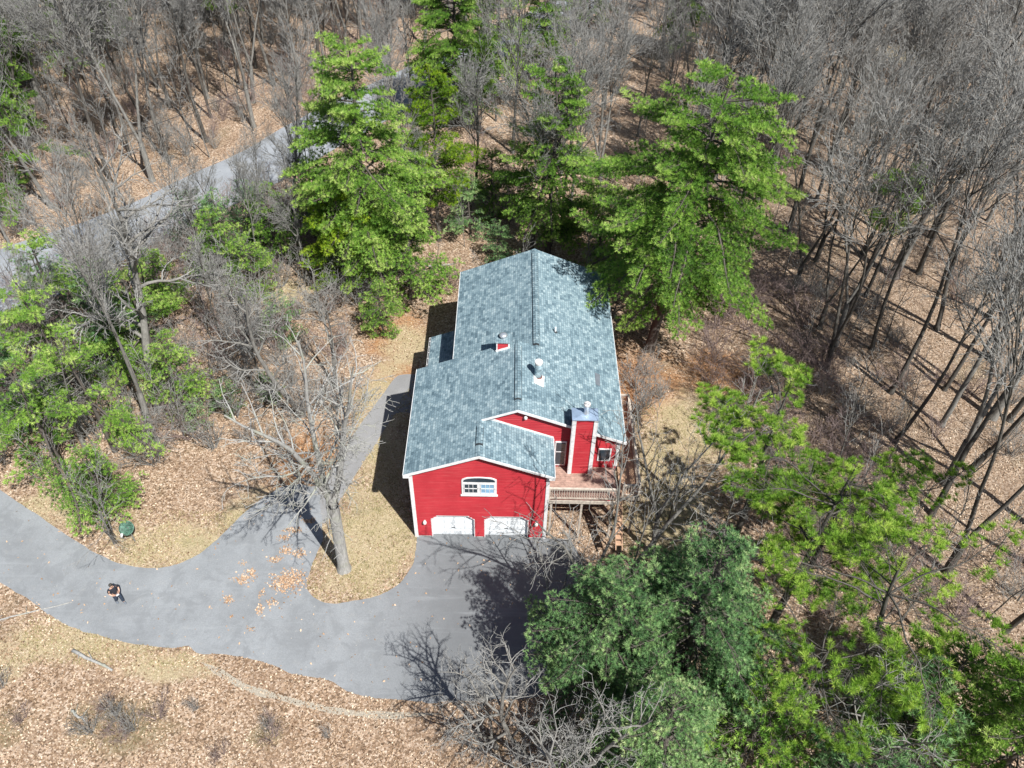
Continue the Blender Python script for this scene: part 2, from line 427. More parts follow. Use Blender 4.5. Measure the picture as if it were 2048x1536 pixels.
def catmull(pts, n=8, closed=False):
    out = []; m_ = len(pts)
    rng = range(m_) if closed else range(m_ - 1)
    for i in rng:
        g = lambda k: Vector((*pts[k % m_], 0)) if closed else Vector((*pts[max(0, min(m_ - 1, k))], 0))
        p0, p1, p2, p3 = g(i - 1), g(i), g(i + 1), g(i + 2)
        for k in range(n):
            t = k / n
            out.append(0.5 * ((2 * p1) + (p2 - p0) * t + (2 * p0 - 5 * p1 + 4 * p2 - p3) * t * t + (3 * p1 - p0 - 3 * p2 + p3) * t ** 3))
    if not closed: out.append(Vector((*pts[-1], 0)))
    return out

def ragged(pts, amp):
    out = []
    for i, p in enumerate(pts):
        a = mnoise.noise(Vector((p.x * 0.9, p.y * 0.9, 1.7))) + 0.6 * mnoise.noise(Vector((p.x * 3.1, p.y * 3.1, 5.1)))
        b = mnoise.noise(Vector((p.x * 0.9, p.y * 0.9, 11.7))) + 0.6 * mnoise.noise(Vector((p.x * 3.1, p.y * 3.1, 15.1)))
        out.append(Vector((p.x + a * amp, p.y + b * amp, 0)))
    return out

def sheet(name, outline, z, mat):
    bm = bmesh.new()
    vs = [bm.verts.new((p.x, p.y, z)) for p in outline]
    f = bm.faces.new(vs)
    if f.normal.z < 0: f.normal_flip()
    bm.normal_update()
    bmesh.ops.triangulate(bm, faces=[f])
    me = bpy.data.meshes.new(name); bm.to_mesh(me); bm.free(); me.materials.append(mat)
    for p in me.polygons:
        if p.normal.z < 0: p.flip()
    o = bpy.data.objects.new(name, me); link(o)
    return tag(o, kind="structure")

up_edge = [(-40, 11.5), (-32, 7.0), (-25.42, 2.81), (-23.0, 1.37), (-21.04, 0.16), (-18.45, -1.33), (-16.44, -2.22), (-14.68, -2.48), (-13.36, -2.23), (-12.16, -1.48), (-11.33, -0.34), (-10.52, 1.09), (-9.63, 2.39), (-8.63, 3.36)]
nook = [(-7.4, 3.75), (-6.3, 3.1), (-5.95, 2.1), (-5.4, -0.19), (-5.55, -1.25), (-5.7, -2.37), (-5.74, -3.52), (-5.1, -4.19), (-4.09, -4.48), (-3.22, -4.37), (-1.64, -3.91), (-0.63, -3.11), (-0.04, -1.97), (0.06, -0.97)]
low_edge = [(9.5, -1.2), (9.8, -4.0), (9.2, -7.5), (7.6, -9.3), (5.05, -9.69), (2.56, -9.8), (1.32, -9.88), (-0.93, -9.74), (-2.54, -9.43), (-3.86, -8.75), (-5.62, -8.51), (-6.58, -8.05), (-8.45, -7.61), (-10.5, -7.46), (-11.22, -7.11), (-12.08, -7.21), (-14.55, -6.94), (-16.86, -6.33), (-18.7, -5.67), (-20.49, -4.57), (-22.57, -3.52), (-29, 0.2), (-40, 5.5)]
dl = ragged(catmull(up_edge, 6) + catmull(nook, 6), 0.07) + [Vector((0.04, 0.05, 0)), Vector((0.9, 0.3, 0)), Vector((6.5, 0.3, 0)), Vector((7.5, -0.02, 0)), Vector((9.0, -0.1, 0))] + ragged(catmull(low_edge, 8), 0.09)
sheet("driveway", dl, 0.016, M_DRIVE)
walk = [(-7.2, 3.3), (-6.35, 3.6), (-5.79, 4.6), (-5.17, 6.66), (-4.49, 8.62), (-3.73, 10.46), (-3.09, 12.14), (-2.68, 13.13), (-2.19, 13.44), (-1.0, 13.46), (0.3, 13.4), (0.3, 9.9), (-2.0, 9.8), (-2.6, 8.9), (-3.3, 6.9), (-3.84, 5.4), (-4.46, 3.6), (-5.3, 1.0), (-6.0, 1.2)]
sheet("walkway", ragged(catmull(walk, 6, True), 0.04), 0.010, M_WALK)

M_GRAVEL = simple("gravel", (0.36, 0.32, 0.26), 0.95, 0.35, 22, bmp=0.6)
def strip(name, pts, w, z, mat):
    c_ = catmull(pts, 8); l_, r2_ = [], []
    for i, p in enumerate(c_):
        d = (c_[min(i + 1, len(c_) - 1)] - c_[max(i - 1, 0)]).normalized(); n_ = Vector((-d.y, d.x, 0))
        ww = w * (0.6 + 0.7 * abs(mnoise.noise(p * 0.8))) * min(1, (i + 1) / 8, (len(c_) - i) / 8)
        l_.append(p + n_ * ww); r2_.append(p - n_ * ww)
    sheet(name, ragged(l_ + list(reversed(r2_)), 0.05), z, mat)
strip("gravel_strip", [(-10.3, -7.95), (-9.0, -8.6), (-7.4, -9.35), (-5.2, -9.9), (-2.8, -10.4), (-0.3, -10.55), (2.2, -10.4)], 0.22, 0.008, M_GRAVEL)
RU = [(-75, -12), (-55, 9), (-42, 22), (-36.36, 27.12), (-31.99, 30.9), (-29.6, 33.6), (-27.07, 36.6), (-23.97, 41.04), (-20.33, 45.43), (-17.0, 50.16), (-12.17, 55.98), (-6.6, 62.9), (1.2, 71.5), (7.2, 80.0), (9.86, 84.43), (20, 105), (34, 135), (60, 190)]
RL = [(-70, -17), (-50, 4), (-37, 14.5), (-32.2, 18.2), (-29.2, 21.6), (-27.24, 24.39), (-24.52, 28.2), (-21.45, 32.4), (-17.4, 37.8), (-11.8, 45.0), (-5.41, 53.2), (-0.1, 59.5), (5.94, 67.02), (12.69, 75.68), (17.0, 82.99), (28, 104), (42, 134), (68, 190)]
def make_road():
    a = ragged(catmull(RU, 8), 0.12); b = ragged(catmull(RL, 8), 0.12); n = 6
    mb = MB(); vs = []; fs = []
    for p, q in zip(a, b):
        for k in range(n + 1):
            w = p.lerp(q, k / n); vs.append((w.x, w.y, gz(w.x, w.y) + 0.05 + 0.05 * math.sin(math.pi * k / n)))
    for i in range(len(a) - 1):
        for k in range(n):
            o_ = i * (n + 1) + k
            fs.append((o_, o_ + n + 1, o_ + n + 2, o_ + 1))
    mb.add(vs, [tuple(reversed(f)) for f in fs])
    tag(mb.build("road", M_ROAD, smooth=True), kind="structure")
make_road()

# ------------------------------------------------------------ house
HE, S = 5.9735, 0.41
XL, XR, XLM = -0.295, 11.738, 1.82
XC, XM, XG = (XL + XR) / 2, (XLM + XR) / 2, 3.725
WG = 7.45
Y1, Y2, Y3 = 2.2458, 7.7743, 17.4281
W1 = 2.5
zl = lambda x: HE + S * (x - XL)
zr = lambda x: HE + S * (XR - x)
zm = lambda x: HE + S * (x - XLM)
zg2 = lambda x: HE + S * (WG - XL - x)
house = empty("house", (5.7, 8.5, 0))
tag(house, "red clapboard house with blue-grey shingle roof and white trim in the clearing", "house")
HM = Matrix.Translation((-5.7, -8.5, 0))

def hpart(mb, name, mat, parent=None, **kw):
    """parts are modelled in world metres and hung under the house"""
    par = parent or house
    o = mb.build(name, mat, None, **kw)
    o.parent = par
    if parent is None: o.matrix_parent_inverse = HM
    return o

def interval(poly, z):
    xs = []
    n = len(poly)
    for i in range(n):
        a, b = poly[i], poly[(i + 1) % n]
        if (a[1] - z) * (b[1] - z) < 0 or (a[1] == z) != (b[1] == z):
            if abs(b[1] - a[1]) < 1e-9: continue
            t = (z - a[1]) / (b[1] - a[1])
            if -1e-9 <= t <= 1 + 1e-9: xs.append(a[0] + t * (b[0] - a[0]))
    return (min(xs), max(xs)) if len(xs) >= 2 else None

def siding(mb, org, du, nrm, poly, step=0.14, out=0.04, holes=()):
    """clapboards on a convex wall polygon given in (u, z)"""
    org = Vector(org); du = Vector(du); nrm = Vector(nrm)
    z0 = min(p[1] for p in poly); z1 = max(p[1] for p in poly)
    k = 0
    while z0 + k * step < z1 - 1e-4:
        a = z0 + k * step; b = min(a + step, z1); k += 1
        ia = interval(poly, a + 1e-4); ib = interval(poly, b - 1e-4)
        if not ia or not ib: continue
        segs = [(ia[0], ia[1], ib[0], ib[1])]
        for h in holes:
            hi = interval(h, (a + b) / 2)
            if not hi: continue
            ns = []
            for s in segs:
                if hi[0] > s[0] and hi[1] < s[1]:
                    ns.append((s[0], hi[0], s[2], hi[0])); ns.append((hi[1], s[1], hi[1], s[3]))
                else: ns.append(s)
            segs = ns
        for (u0, u1, v0, v1) in segs:
            P = lambda u, z, o: org + du * u + Vector((0, 0, z)) + nrm * o
            mb.add([P(u0, a, out), P(u1, a, out), P(v1, b, 0.002), P(v0, b, 0.002), P(u0, a, 0.0), P(u1, a, 0.0)], [(0, 1, 2, 3), (4, 5, 1, 0)])

def door_poly(x0, x1): return [(x0, 0), (x0, 1.72), (x0 + 0.38, 2.05), (x1 - 0.38, 2.05), (x1, 1.72), (x1, 0)]
D1, D2 = door_poly(0.95, 3.40), door_poly(3.98, 6.46)
t_ = 0.10
# --- walls
mb = MB()
siding(mb, (0, 0, 0), (1, 0, 0), (0, -1, 0), [(0, 0.12), (WG, 0.12), (WG, zl(0) - t_), (XG, zl(XG) - t_), (0, zl(0) - t_)], holes=[D1, D2])
hpart(mb, "wall", M_RED)
mb = MB()
siding(mb, (0, W1, 0), (1, 0, 0), (0, -1, 0), [(0.05, 0.12), (11.44, 0.12), (11.44, zr(11.44) - t_), (XC, zr(XC) - t_), (0.05, zl(0.05) - t_)])
hpart(mb, "wall", M_RED)
mb = MB()
siding(mb, (0, 7.45, 0), (0, -1, 0), (-1, 0, 0), [(0, 0.12), (7.45, 0.12), (7.45, zl(0) - t_), (0, zl(0) - t_)])
siding(mb, (2.1, 7.5, 0), (-1, 0, 0), (0, 1, 0), [(0, 0.12), (2.1, 0.12), (2.1, zl(0) - t_), (0, zl(2.1) - t_)])
siding(mb, (2.115, 17.13, 0), (0, -1, 0), (-1, 0, 0), [(0, 0.12), (9.63, 0.12), (9.63, zm(2.1) - t_), (0, zm(2.1) - t_)])
hpart(mb, "wall", M_RED)
mb = MB()
siding(mb, (11.44, 17.13, 0), (-1, 0, 0), (0, 1, 0), [(0, 0.12), (9.325, 0.12), (9.325, zm(2.1) - t_), (11.44 - XM, zm(XM) - t_), (0, zr(11.44) - t_)])
siding(mb, (11.44, W1, 0), (0, 1, 0), (1, 0, 0), [(0, 0.12), (14.63, 0.12), (14.63, zr(11.44) - t_), (0, zr(11.44) - t_)])
siding(mb, (WG, 0, 0), (0, 1, 0), (1, 0, 0), [(0, 0.12), (W1, 0.12), (W1, zl(0) - t_), (0, zl(0) - t_)])
hpart(mb, "wall", M_RED)
mb = MB()
for (x0, x1) in ((0.0, 0.86), (3.49, 3.89), (6.55, WG)): mb.box(x0 + 0.01, x1 - 0.01, -0.03, 0.10, -0.1, 0.12)
mb.box(0.03, 2.0, 7.3, 7.42, -0.1, 0.12); mb.box(0.01, 0.12, 0.11, 7.4, -0.1, 0.12); mb.box(2.13, 2.25, 7.5, 17.0, -0.1, 0.12)
mb.box(11.3, 11.42, 2.6, 17.0, -0.1, 0.12); mb.box(2.2, 11.4, 16.95, 17.1, -0.1, 0.12)
hpart(mb, "foundation", M_CONC)
# --- roof planes
def roofpoly(pts, zf): return [(x, y, zf(x)) for x, y in pts]
roof = None
mb = MB()
mb.add(*slab(roofpoly([(XL, -0.299), (XG, -0.299), (XG, Y1), (XC, Y1), (XC, Y2), (XL, Y2)], zl), t_))
mb.add(*slab(roofpoly([(XC, Y1), (XR, Y1), (XR, Y3), (XM, Y3), (XM, Y2), (XC, Y2)], zr), t_))
mb.add(*slab(roofpoly([(XG, -0.299), (WG - XL, -0.299), (WG - XL, W1 - 0.02), (XG, W1 - 0.02)], zg2), t_))
mb.add(*slab(roofpoly([(XLM, Y2 - 0.5), (XM, Y2 - 0.5), (XM, Y3), (XLM, Y3)], zm), t_))
roof = hpart(mb, "roof", M_ROOF)

def ridgecap(x, y0, y1, zf_l, zf_r, raised):
    """overlapping cap shingles along a ridge, with a vent under the raised run"""
    mb = MB(); w = 0.17; y = y0
    while y < y1 - 0.05:
        e = min(y + 0.21, y1)
        lift = 0.075 if raised[0] < y < raised[1] else 0.022
        for sgn, zf in ((-1, zf_l), (1, zf_r)):
            za, zb = zf(x), zf(x + sgn * w)
            q = [(x, y, za + lift + 0.02), (x + sgn * w, y, zb + lift + 0.02), (x + sgn * w, e, zb + lift), (x, e, za + lift)]
            q2 = [(a, b, c - 0.012) for a, b, c in q]
            vs = q + q2
            mb.add(vs, [(0, 1, 2, 3), (7, 6, 5, 4), (0, 4, 5, 1), (1, 5, 6, 2), (2, 6, 7, 3), (3, 7, 4, 0)])
        y = e
    hpart(mb, "ridge_cap", M_ROOF, roof)
    mb = MB()
    y0r, y1r = raised
    for sgn, zf in ((-1, zf_l), (1, zf_r)):
        za, zb = zf(x), zf(x + sgn * 0.19)
        q = [(x, y0r, za + 0.062), (x + sgn * 0.19, y0r, zb + 0.062), (x + sgn * 0.19, y1r, zb + 0.062), (x, y1r, za + 0.062)]
        mb.add(*slab(q, 0.06))
    hpart(mb, "ridge_vent_shade", M_DARK, roof)  # vent slab; its near-black edges past the caps paint shadow lines on both sides
ridgecap(XM, 7.35, Y3, zm, zr, (7.85, 17.0))
ridgecap(XC, Y1, Y2, zl, zr, (3.0, 7.3))
ridgecap(XG, -0.299, Y1, zl, zg2, (0.45, 1.75))
# --- trim
def rake(mb, xa, xb, zf, y, h=0.17, th=0.03):
    a = (xa, y, zf(xa)); b = (xb, y, zf(xb))
    vs = [(a[0], y - th, a[2] + 0.01), (b[0], y - th, b[2] + 0.01), (b[0], y - th, b[2] - h), (a[0], y - th, a[2] - h),
          (a[0], y, a[2] + 0.01), (b[0], y, b[2] + 0.01), (b[0], y, b[2] - h), (a[0], y, a[2] - h)]
    mb.add(vs, [(0, 3, 2, 1), (4, 5, 6, 7), (0, 1, 5, 4), (3, 7, 6, 2), (0, 4, 7, 3), (1, 2, 6, 5)])
mb = MB()
rake(mb, XL - 0.02, XG, zl, -0.301); rake(mb, XG, WG - XL + 0.02, zg2, -0.301)
mb.box(XL - 0.02, 0.0, -0.33, 0.0, HE - 0.24, HE - 0.17); mb.box(WG, WG - XL + 0.02, -0.33, 0.0, HE - 0.24, HE - 0.17)
hpart(mb, "rake_trim", M_WHITE)
mb = MB()
rake(mb, XG + 0.05, XC, zl, Y1 - 0.002, 0.14); rake(mb, XC, XR + 0.02, zr, Y1 - 0.002, 0.17)
hpart(mb, "rake_trim", M_WHITE)
mb = MB()
rake(mb, XG + 0.3, WG - XL, lambda x: zg2(x) + 0.13, W1 - 0.042, 0.12, 0.03)
hpart(mb, "flashing_board", M_WHITE)
mb = MB()
for sgn in (1,):
    mb.box(-0.065, 0.14, -0.065, -0.041, 0.0, zl(0) - 0.12); mb.box(-0.065, -0.041, -0.04, 0.14, 0.0, zl(0) - 0.12)
hpart(mb, "corner_board", M_WHITE)
mb = MB()
mb.box(WG - 0.12, WG + 0.065, -0.065, -0.041, 0.0, zl(0) - 0.12); mb.box(WG + 0.041, WG + 0.065, -0.04, 0.12, 0, zl(0) - 0.12)
hpart(mb, "corner_board", M_WHITE)
mb = MB()
mb.box(11.30, 11.485, W1 - 0.065, W1 - 0.041, 3.7, zr(11.44) - 0.12)
hpart(mb, "corner_board", M_WHITE)
for (a, b, c, d) in ((XL - 0.03, XL - 0.002, -0.29, Y2), (XR + 0.002, XR + 0.03, Y1, Y3), (WG - XL + 0.002, WG - XL + 0.03, -0.29, W1 - 0.04), (XLM - 0.03, XLM - 0.002, Y2 + 0.02, Y3)):
    mb = MB(); mb.box(a, b, c, d, HE - 0.15, HE - 0.005); hpart(mb, "fascia", M_WHITE)

# --- garage doors
def garage_door(poly, label):
    x0, x1 = poly[0][0], poly[-1][0]
    d = None
    mb = MB()
    n = len(poly)
    vs = [(x, 0.16, z) for x, z in poly] + [(x, 0.21, z) for x, z in poly]
    mb.add(vs, [tuple(reversed(range(n))), tuple(range(n, 2 * n))] + [(i, (i + 1) % n, n + (i + 1) % n, n + i) for i in range(n)])
    # raised panels, four rows of four
    for r_ in range(4):
        za, zb = 0.06 + r_ * 0.515, 0.06 + r_ * 0.515 + 0.40
        for c_ in range(4):
            xa = x0 + 0.09 + c_ * (x1 - x0 - 0.1) / 4; xb = xa + (x1 - x0 - 0.1) / 4 - 0.1
            if r_ == 3 and c_ == 0: xa += 0.32
            if r_ == 3 and c_ == 3: xb -= 0.32
            mb.add([(xa, 0.159, za), (xb, 0.159, za), (xb, 0.159, zb), (xa, 0.159, zb), (xa + 0.05, 0.135, za + 0.05), (xb - 0.05, 0.135, za + 0.05), (xb - 0.05, 0.135, zb - 0.05), (xa + 0.05, 0.135, zb - 0.05)],
                   [(4, 5, 6, 7), (0, 1, 5, 4), (1, 2, 6, 5), (2, 3, 7, 6), (3, 0, 4, 7)])
    d = hpart(mb, "garage_door", M_DOOR)
    mb = MB()
    for i in range(n - 1):
        a, b = poly[i], poly[i + 1]
        mb.bar((a[0], 0.07, a[1]), (b[0], 0.07, b[1]), 0.20 if a[0] == b[0] else 0.20, 0.055, up=(0, 0, 1) if a[0] != b[0] else (1, 0, 0))
    hpart(mb, "door_frame", M_WHITE, d)
    mb = MB(); xm_ = (x0 + x1) / 2
    mb.bar((xm_ - 0.1, 0.12, 0.72), (xm_ + 0.1, 0.12, 0.72), 0.03, 0.03)
    hpart(mb, "handle", M_DARK, d)
garage_door(D1, ""); garage_door(D2, "")
mb = MB(); mb.box(0.02, WG - 0.02, 0.22, 0.26, 0, 2.3); hpart(mb, "door_backing", M_DARK)

# --- arched window over the doors
def arch(cx, w, z0, zs, rise, y0, y1, mat, name, parent=None, n=12):
    pts = [(cx - w / 2, z0), (cx + w / 2, z0)] + [(cx + w / 2 * math.cos(math.pi * i / n), zs + rise * math.sin(math.pi * i / n)) for i in range(n + 1)]
    k = len(pts); mb = MB()
    mb.add([(x, y0, z) for x, z in pts] + [(x, y1, z) for x, z in pts], [tuple(range(k)), tuple(reversed(range(k, 2 * k)))] + [(i, k + i, k + (i + 1) % k, (i + 1) % k) for i in range(k)])
    return hpart(mb, name, mat, parent)
cx = 3.71
win = arch(cx, 1.90, 4.08, 5.34, 0.26, -0.078, 0.0, M_WHITE, "window")
arch(cx, 1.70, 5.20, 5.30, 0.24, -0.083, -0.05, M_GLASS, "arched_pane", win)
for k, (a, b) in enumerate(((2.92, 3.60), (3.82, 4.50))):
    mb = MB(); mb.box(a, b, -0.081, -0.05, 4.28, 5.02)
    hpart(mb, "pane", M_GLASS if k == 0 else M_BLIND, win)
    mb = MB()
    mb.box(a - 0.05, b + 0.05, -0.10, -0.082, 4.62, 4.67)
    for j in range(1, 3): mb.box(a + j * (b - a) / 3 - 0.012, a + j * (b - a) / 3 + 0.012, -0.095, -0.082, 4.28, 5.02)
    mb.box(a - 0.05, a, -0.10, -0.082, 4.23, 5.07); mb.box(b, b + 0.05, -0.10, -0.082, 4.23, 5.07)
    mb.box(a, b, -0.10, -0.082, 4.23, 4.28); mb.box(a, b, -0.10, -0.082, 5.02, 5.07)
    hpart(mb, "sash", M_WHITE, win)
mb = MB(); mb.box(2.70, 4.72, -0.13, -0.02, 4.02, 4.08); hpart(mb, "sill", M_WHITE, win)

# --- deck door beside the chimney
mb = MB(); mb.box(7.86, 8.50, W1 - 0.08, W1 - 0.02, 3.72, 5.75)
dd = hpart(mb, "patio_door", M_WHITE)
mb = MB(); mb.box(7.93, 8.43, W1 - 0.1, W1 - 0.082, 3.85, 5.66); hpart(mb, "pane", M_GLASS, dd)
mb = MB(); mb.box(7.92, 8.44, W1 - 0.115, W1 - 0.09, 4.9, 4.95); hpart(mb, "glazing_bar", M_WHITE, dd)
mb = MB(); mb.box(10.3, 11.05, W1 - 0.07, W1 - 0.02, 4.15, 5.2); w2 = hpart(mb, "window", M_WHITE)
mb = MB(); mb.box(10.38, 10.97, W1 - 0.08, W1 - 0.072, 4.22, 5.12); hpart(mb, "pane", M_GLASS, w2)

# --- lamps on the walls
for (x, y, z, r) in ((0.58, 0.0, 1.52, 0.11), (6.92, 0.0, 1.52, 0.11), (6.15, W1, 7.72, 0.10)):
    mb = MB()
    mb.lathe((x, y - 0.13, z - 0.12), [(0.04, 0), (r * 0.9, 0.03), (r, 0.12), (r * 0.8, 0.2), (0.03, 0.25)], 12)
    mb.box(x - 0.05, x + 0.05, y - 0.06, y - 0.02, z - 0.08, z + 0.08)
    hpart(mb, "wall_lamp", M_CAPW, smooth=False)

# --- chimney with red boards and white corners
mb = MB()
mb.box(8.70, 9.92, 1.93, 2.68, 3.60, 8.12)
ch = hpart(mb, "chimney", M_RED)
mb = MB()
siding(mb, (8.70, 1.925, 0), (1, 0, 0), (0, -1, 0), [(0.13, 3.62), (1.09, 3.62), (1.09, 8.1), (0.13, 8.1)])
siding(mb, (8.695, 2.68, 0), (0, -1, 0), (-1, 0, 0), [(0, 3.62), (0.62, 3.62), (0.62, 8.1), (0, 8.1)])
hpart(mb, "siding", M_RED, ch)
mb = MB()
for (a, b) in ((8.66, 8.84), (9.78, 9.96)):
    mb.box(a, b, 1.855, 1.88, 3.60, 8.12)
mb.box(8.62, 8.65, 1.855, 2.03, 3.60, 8.12); mb.box(9.963, 9.99, 1.855, 2.03, 3.60, 8.12)
hpart(mb, "corner_board", M_WHITE, ch)
mb = MB()
mb.box(8.60, 10.01, 1.83, 2.74, 8.121, 8.17)
mb.add([(8.60, 1.83, 8.171), (10.01, 1.83, 8.171), (10.01, 2.74, 8.171), (8.60, 2.74, 8.171), (9.31, 2.3, 8.27)], [(0, 1, 4), (1, 2, 4), (2, 3, 4), (3, 0, 4)])
hpart(mb, "chimney_cap", M_FLASH, ch)
mb = MB()
mb.lathe((9.36, 2.3, 8.2), [(0.20, 0), (0.14, 0.10), (0.13, 0.12), (0.13, 0.62), (0.135, 0.63)], 16)
fl = hpart(mb, "flue", M_METAL, ch, smooth=True)
mb = MB(); mb.lathe((9.36, 2.3, 8.83), [(0.14, 0.0), (0.19, 0.03), (0.19, 0.13), (0.12, 0.2), (0.03, 0.23)], 16)
hpart(mb, "flue_cap", M_CAPW, fl)

# --- small boxed vent with shingled saddle on the left slope
mb = MB()
mb.box(4.48, 5.22, 7.37, 8.02, 7.3, 8.62)
vb = hpart(mb, "vent_box", M_ROOF)
mb = MB()
siding(mb, (4.48, 7.365, 0), (1, 0, 0), (0, -1, 0), [(0.05, zl(4.53)), (0.66, zl(5.14)), (0.66, 8.60), (0.05, 8.60)])
hpart(mb, "siding", M_RED, vb)
mb = MB()
mb.bar((4.44, 7.32, zl(4.44) + 0.06), (5.24, 7.32, zl(5.24) + 0.06), 0.05, 0.12)
mb.box(4.46, 4.53, 7.32, 7.36, zl(4.5), 8.58); mb.box(5.14, 5.24, 7.31, 7.36, zl(5.2), 8.62)
hpart(mb, "trim", M_WHITE, vb)
mb = MB()
mb.box(4.42, 5.28, 7.28, 8.10, 8.621, 8.66)
hpart(mb, "cover", M_ROOF, vb)
mb = MB()
mb.lathe((4.85, 7.75, 8.66), [(0.17, 0), (0.15, 0.02), (0.14, 0.16), (0.24, 0.17), (0.25, 0.2), (0.16, 0.28), (0.03, 0.3)], 18)
hpart(mb, "round_vent", M_METAL, vb, smooth=True)

# --- roof pipes
mb = MB()
mb.lathe((6.845, 5.3, 7.75), [(0.205, 0.0), (0.205, 1.18), (0.19, 1.2)], 20)
pp = hpart(mb, "roof_pipe", M_PIPE, smooth=True)
mb = MB(); mb.lathe((6.845, 5.3, 8.95), [(0.19, 0), (0.19, 0.05), (0.225, 0.06), (0.225, 0.18), (0.2, 0.2), (0.04, 0.22)], 20)
hpart(mb, "pipe_cap", M_CAPW, pp)
mb = MB(); mb.lathe((6.845, 5.3, 8.0), [(0.245, -0.06), (0.235, 0.03)], 20)
hpart(mb, "collar", M_RUST, pp)
mb = MB()
q = [(6.6, 4.68, 0), (7.15, 4.55, 0), (7.22, 5.45, 0), (6.6, 5.45, 0)]
mb.add(*slab([(x, y, zr(x) + 0.014) for x, y, _ in q], 0.012)); hpart(mb, "pipe_flashing", M_CAPW, pp)
mb = MB(); mb.tube([(7.96, 9.62, zr(7.96) - 0.05), (7.96, 9.62, zr(7.96) + 0.36)], 0.055, 10)
sp = hpart(mb, "vent_pipe", M_WHITE)
mb = MB(); mb.lathe((7.96, 9.62, zr(7.96) + 0.0), [(0.13, -0.03), (0.075, 0.07)], 12); hpart(mb, "boot", M_DARK, sp)
mb = MB(); q = [(10.25, 6.15), (10.5, 6.1), (10.58, 7.1), (10.28, 7.15)]
mb.add(*slab([(x, y, zr(x) + 0.012) for x, y in q], 0.01)); hpart(mb, "roof_patch", simple("grey_patch", (0.13, 0.15, 0.175), 0.9), roof)

# --- lower roof over the side entry
zb = lambda x: 3.2 + S * (x + 0.05)
mb = MB(); mb.add(*slab([(-0.05, 7.55, zb(-0.05)), (2.10, 7.55, zb(2.10)), (2.10, 13.8, zb(2.10)), (-0.05, 13.8, zb(-0.05))], 0.1))
er = hpart(mb, "entry_roof", M_ROOF)
mb = MB(); mb.box(-0.17, -0.052, 7.55, 13.8, 3.06, 3.17)
gu = hpart(mb, "gutter", M_WHITE, er)
mb = MB(); mb.box(-0.150, -0.075, 7.6, 13.75, 3.171, 3.176); hpart(mb, "gutter_trough", M_DARK, gu)
for k in range(11):
    mb = MB(); mb.box(-0.165, -0.055, 7.8 + k * 0.56, 7.83 + k * 0.56, 3.177, 3.19); hpart(mb, "gutter_hanger", M_WHITE, er)
mb = MB()
siding(mb, (0.30, 13.5, 0), (0, -1, 0), (-1, 0, 0), [(0, 0.12), (3.6, 0.12), (3.6, 3.2), (0, 3.2)])
siding(mb, (2.1, 13.5, 0), (-1, 0, 0), (0, 1, 0), [(0, 0.12), (1.8, 0.12), (1.8, 3.2), (0, 3.9)])
mb.box(0.31, 2.1, 9.9, 13.48, 0, 3.2)
hpart(mb, "entry_wall", M_RED)
mb = MB(); mb.box(-0.02, 0.08, 7.75, 7.85, 0, 3.08); hpart(mb, "porch_post", M_WHITE)
# --- deck along the right hand side
ZF = 3.66
deck = empty("deck", (10, 1.2, 0)); tag(deck, "weathered raised wooden deck wrapping the corner behind the chimney of the red house", "deck")
DM = Matrix.Translation((-10, -1.2, 0))
def dpart(mb, name, mat, **kw):
    o = mb.build(name, mat, None, **kw); o.parent = deck; o.matrix_parent_inverse = DM; return o
mb = MB(); y = 0.06
while y < W1 - 0.2:
    mb.box(WG + 0.03, 11.30, y, y + 0.135, ZF - 0.04, ZF); y += 0.145
dpart(mb, "deck_boards", M_DECK)
mb = MB(); x = 11.50
while x < 12.45:
    mb.box(x, x + 0.135, 0.36, 7.3, ZF - 0.03, ZF + 0.01); x += 0.145
dpart(mb, "side_boards", M_DECKNEW)
mb = MB()
mb.box(WG + 0.03, 11.34, -0.03, 0.02, ZF - 0.30, ZF - 0.045); mb.box(11.34, 11.38, -0.03, 2.3, ZF - 0.30, ZF - 0.045)
mb.box(11.5, 12.6, 0.28, 0.33, ZF - 0.30, ZF - 0.045); mb.box(12.54, 12.58, 0.34, 7.3, ZF - 0.30, ZF - 0.045)
for yy in (0.7, 1.4, 2.1): mb.box(WG + 0.05, 11.3, yy, yy + 0.05, ZF - 0.25, ZF - 0.045)
dpart(mb, "joists", M_RAIL)
for (px, py) in ((7.7, 0.15), (9.4, 0.15), (11.15, 0.15), (12.4, 0.45), (12.4, 3.8), (12.4, 7.1), (11.6, 0.45)):
    mb = MB(); mb.box(px - 0.06, px + 0.06, py - 0.06, py + 0.06, -0.1, ZF - 0.30); dpart(mb, "post", M_RAIL)
def railing(a, b):
    a = Vector(a); b = Vector(b); mb = MB(); Lr = (b - a).length; d = (b - a).normalized()
    mb.bar(a + Vector((0, 0, 0.95)), b + Vector((0, 0, 0.95)), 0.13, 0.04)
    mb.bar(a + Vector((0, 0, 0.84)), b + Vector((0, 0, 0.84)), 0.04, 0.08)
    mb.bar(a + Vector((0, 0, 0.10)), b + Vector((0, 0, 0.10)), 0.04, 0.08)
    n = int(Lr / 0.135)
    for i in range(1, n):
        p = a + d * (Lr * i / n); mb.bar(p + Vector((0, 0, 0.12)), p + Vector((0, 0, 0.85)), 0.035, 0.035, up=(1, 0, 0))
    for p in (a, b): mb.bar(p + Vector((0, 0, -0.25)), p + Vector((0, 0, 1.0)), 0.11, 0.11, up=(1, 0, 0))
    dpart(mb, "railing", M_RAIL)
railing((7.55, 0.05, ZF), (11.25, 0.05, ZF)); railing((11.62, 0.36, ZF), (12.5, 0.36, ZF)); railing((12.5, 0.44, ZF), (12.5, 7.28, ZF)); railing((11.62, 7.28, ZF), (12.44, 7.28, ZF))
mb = MB()
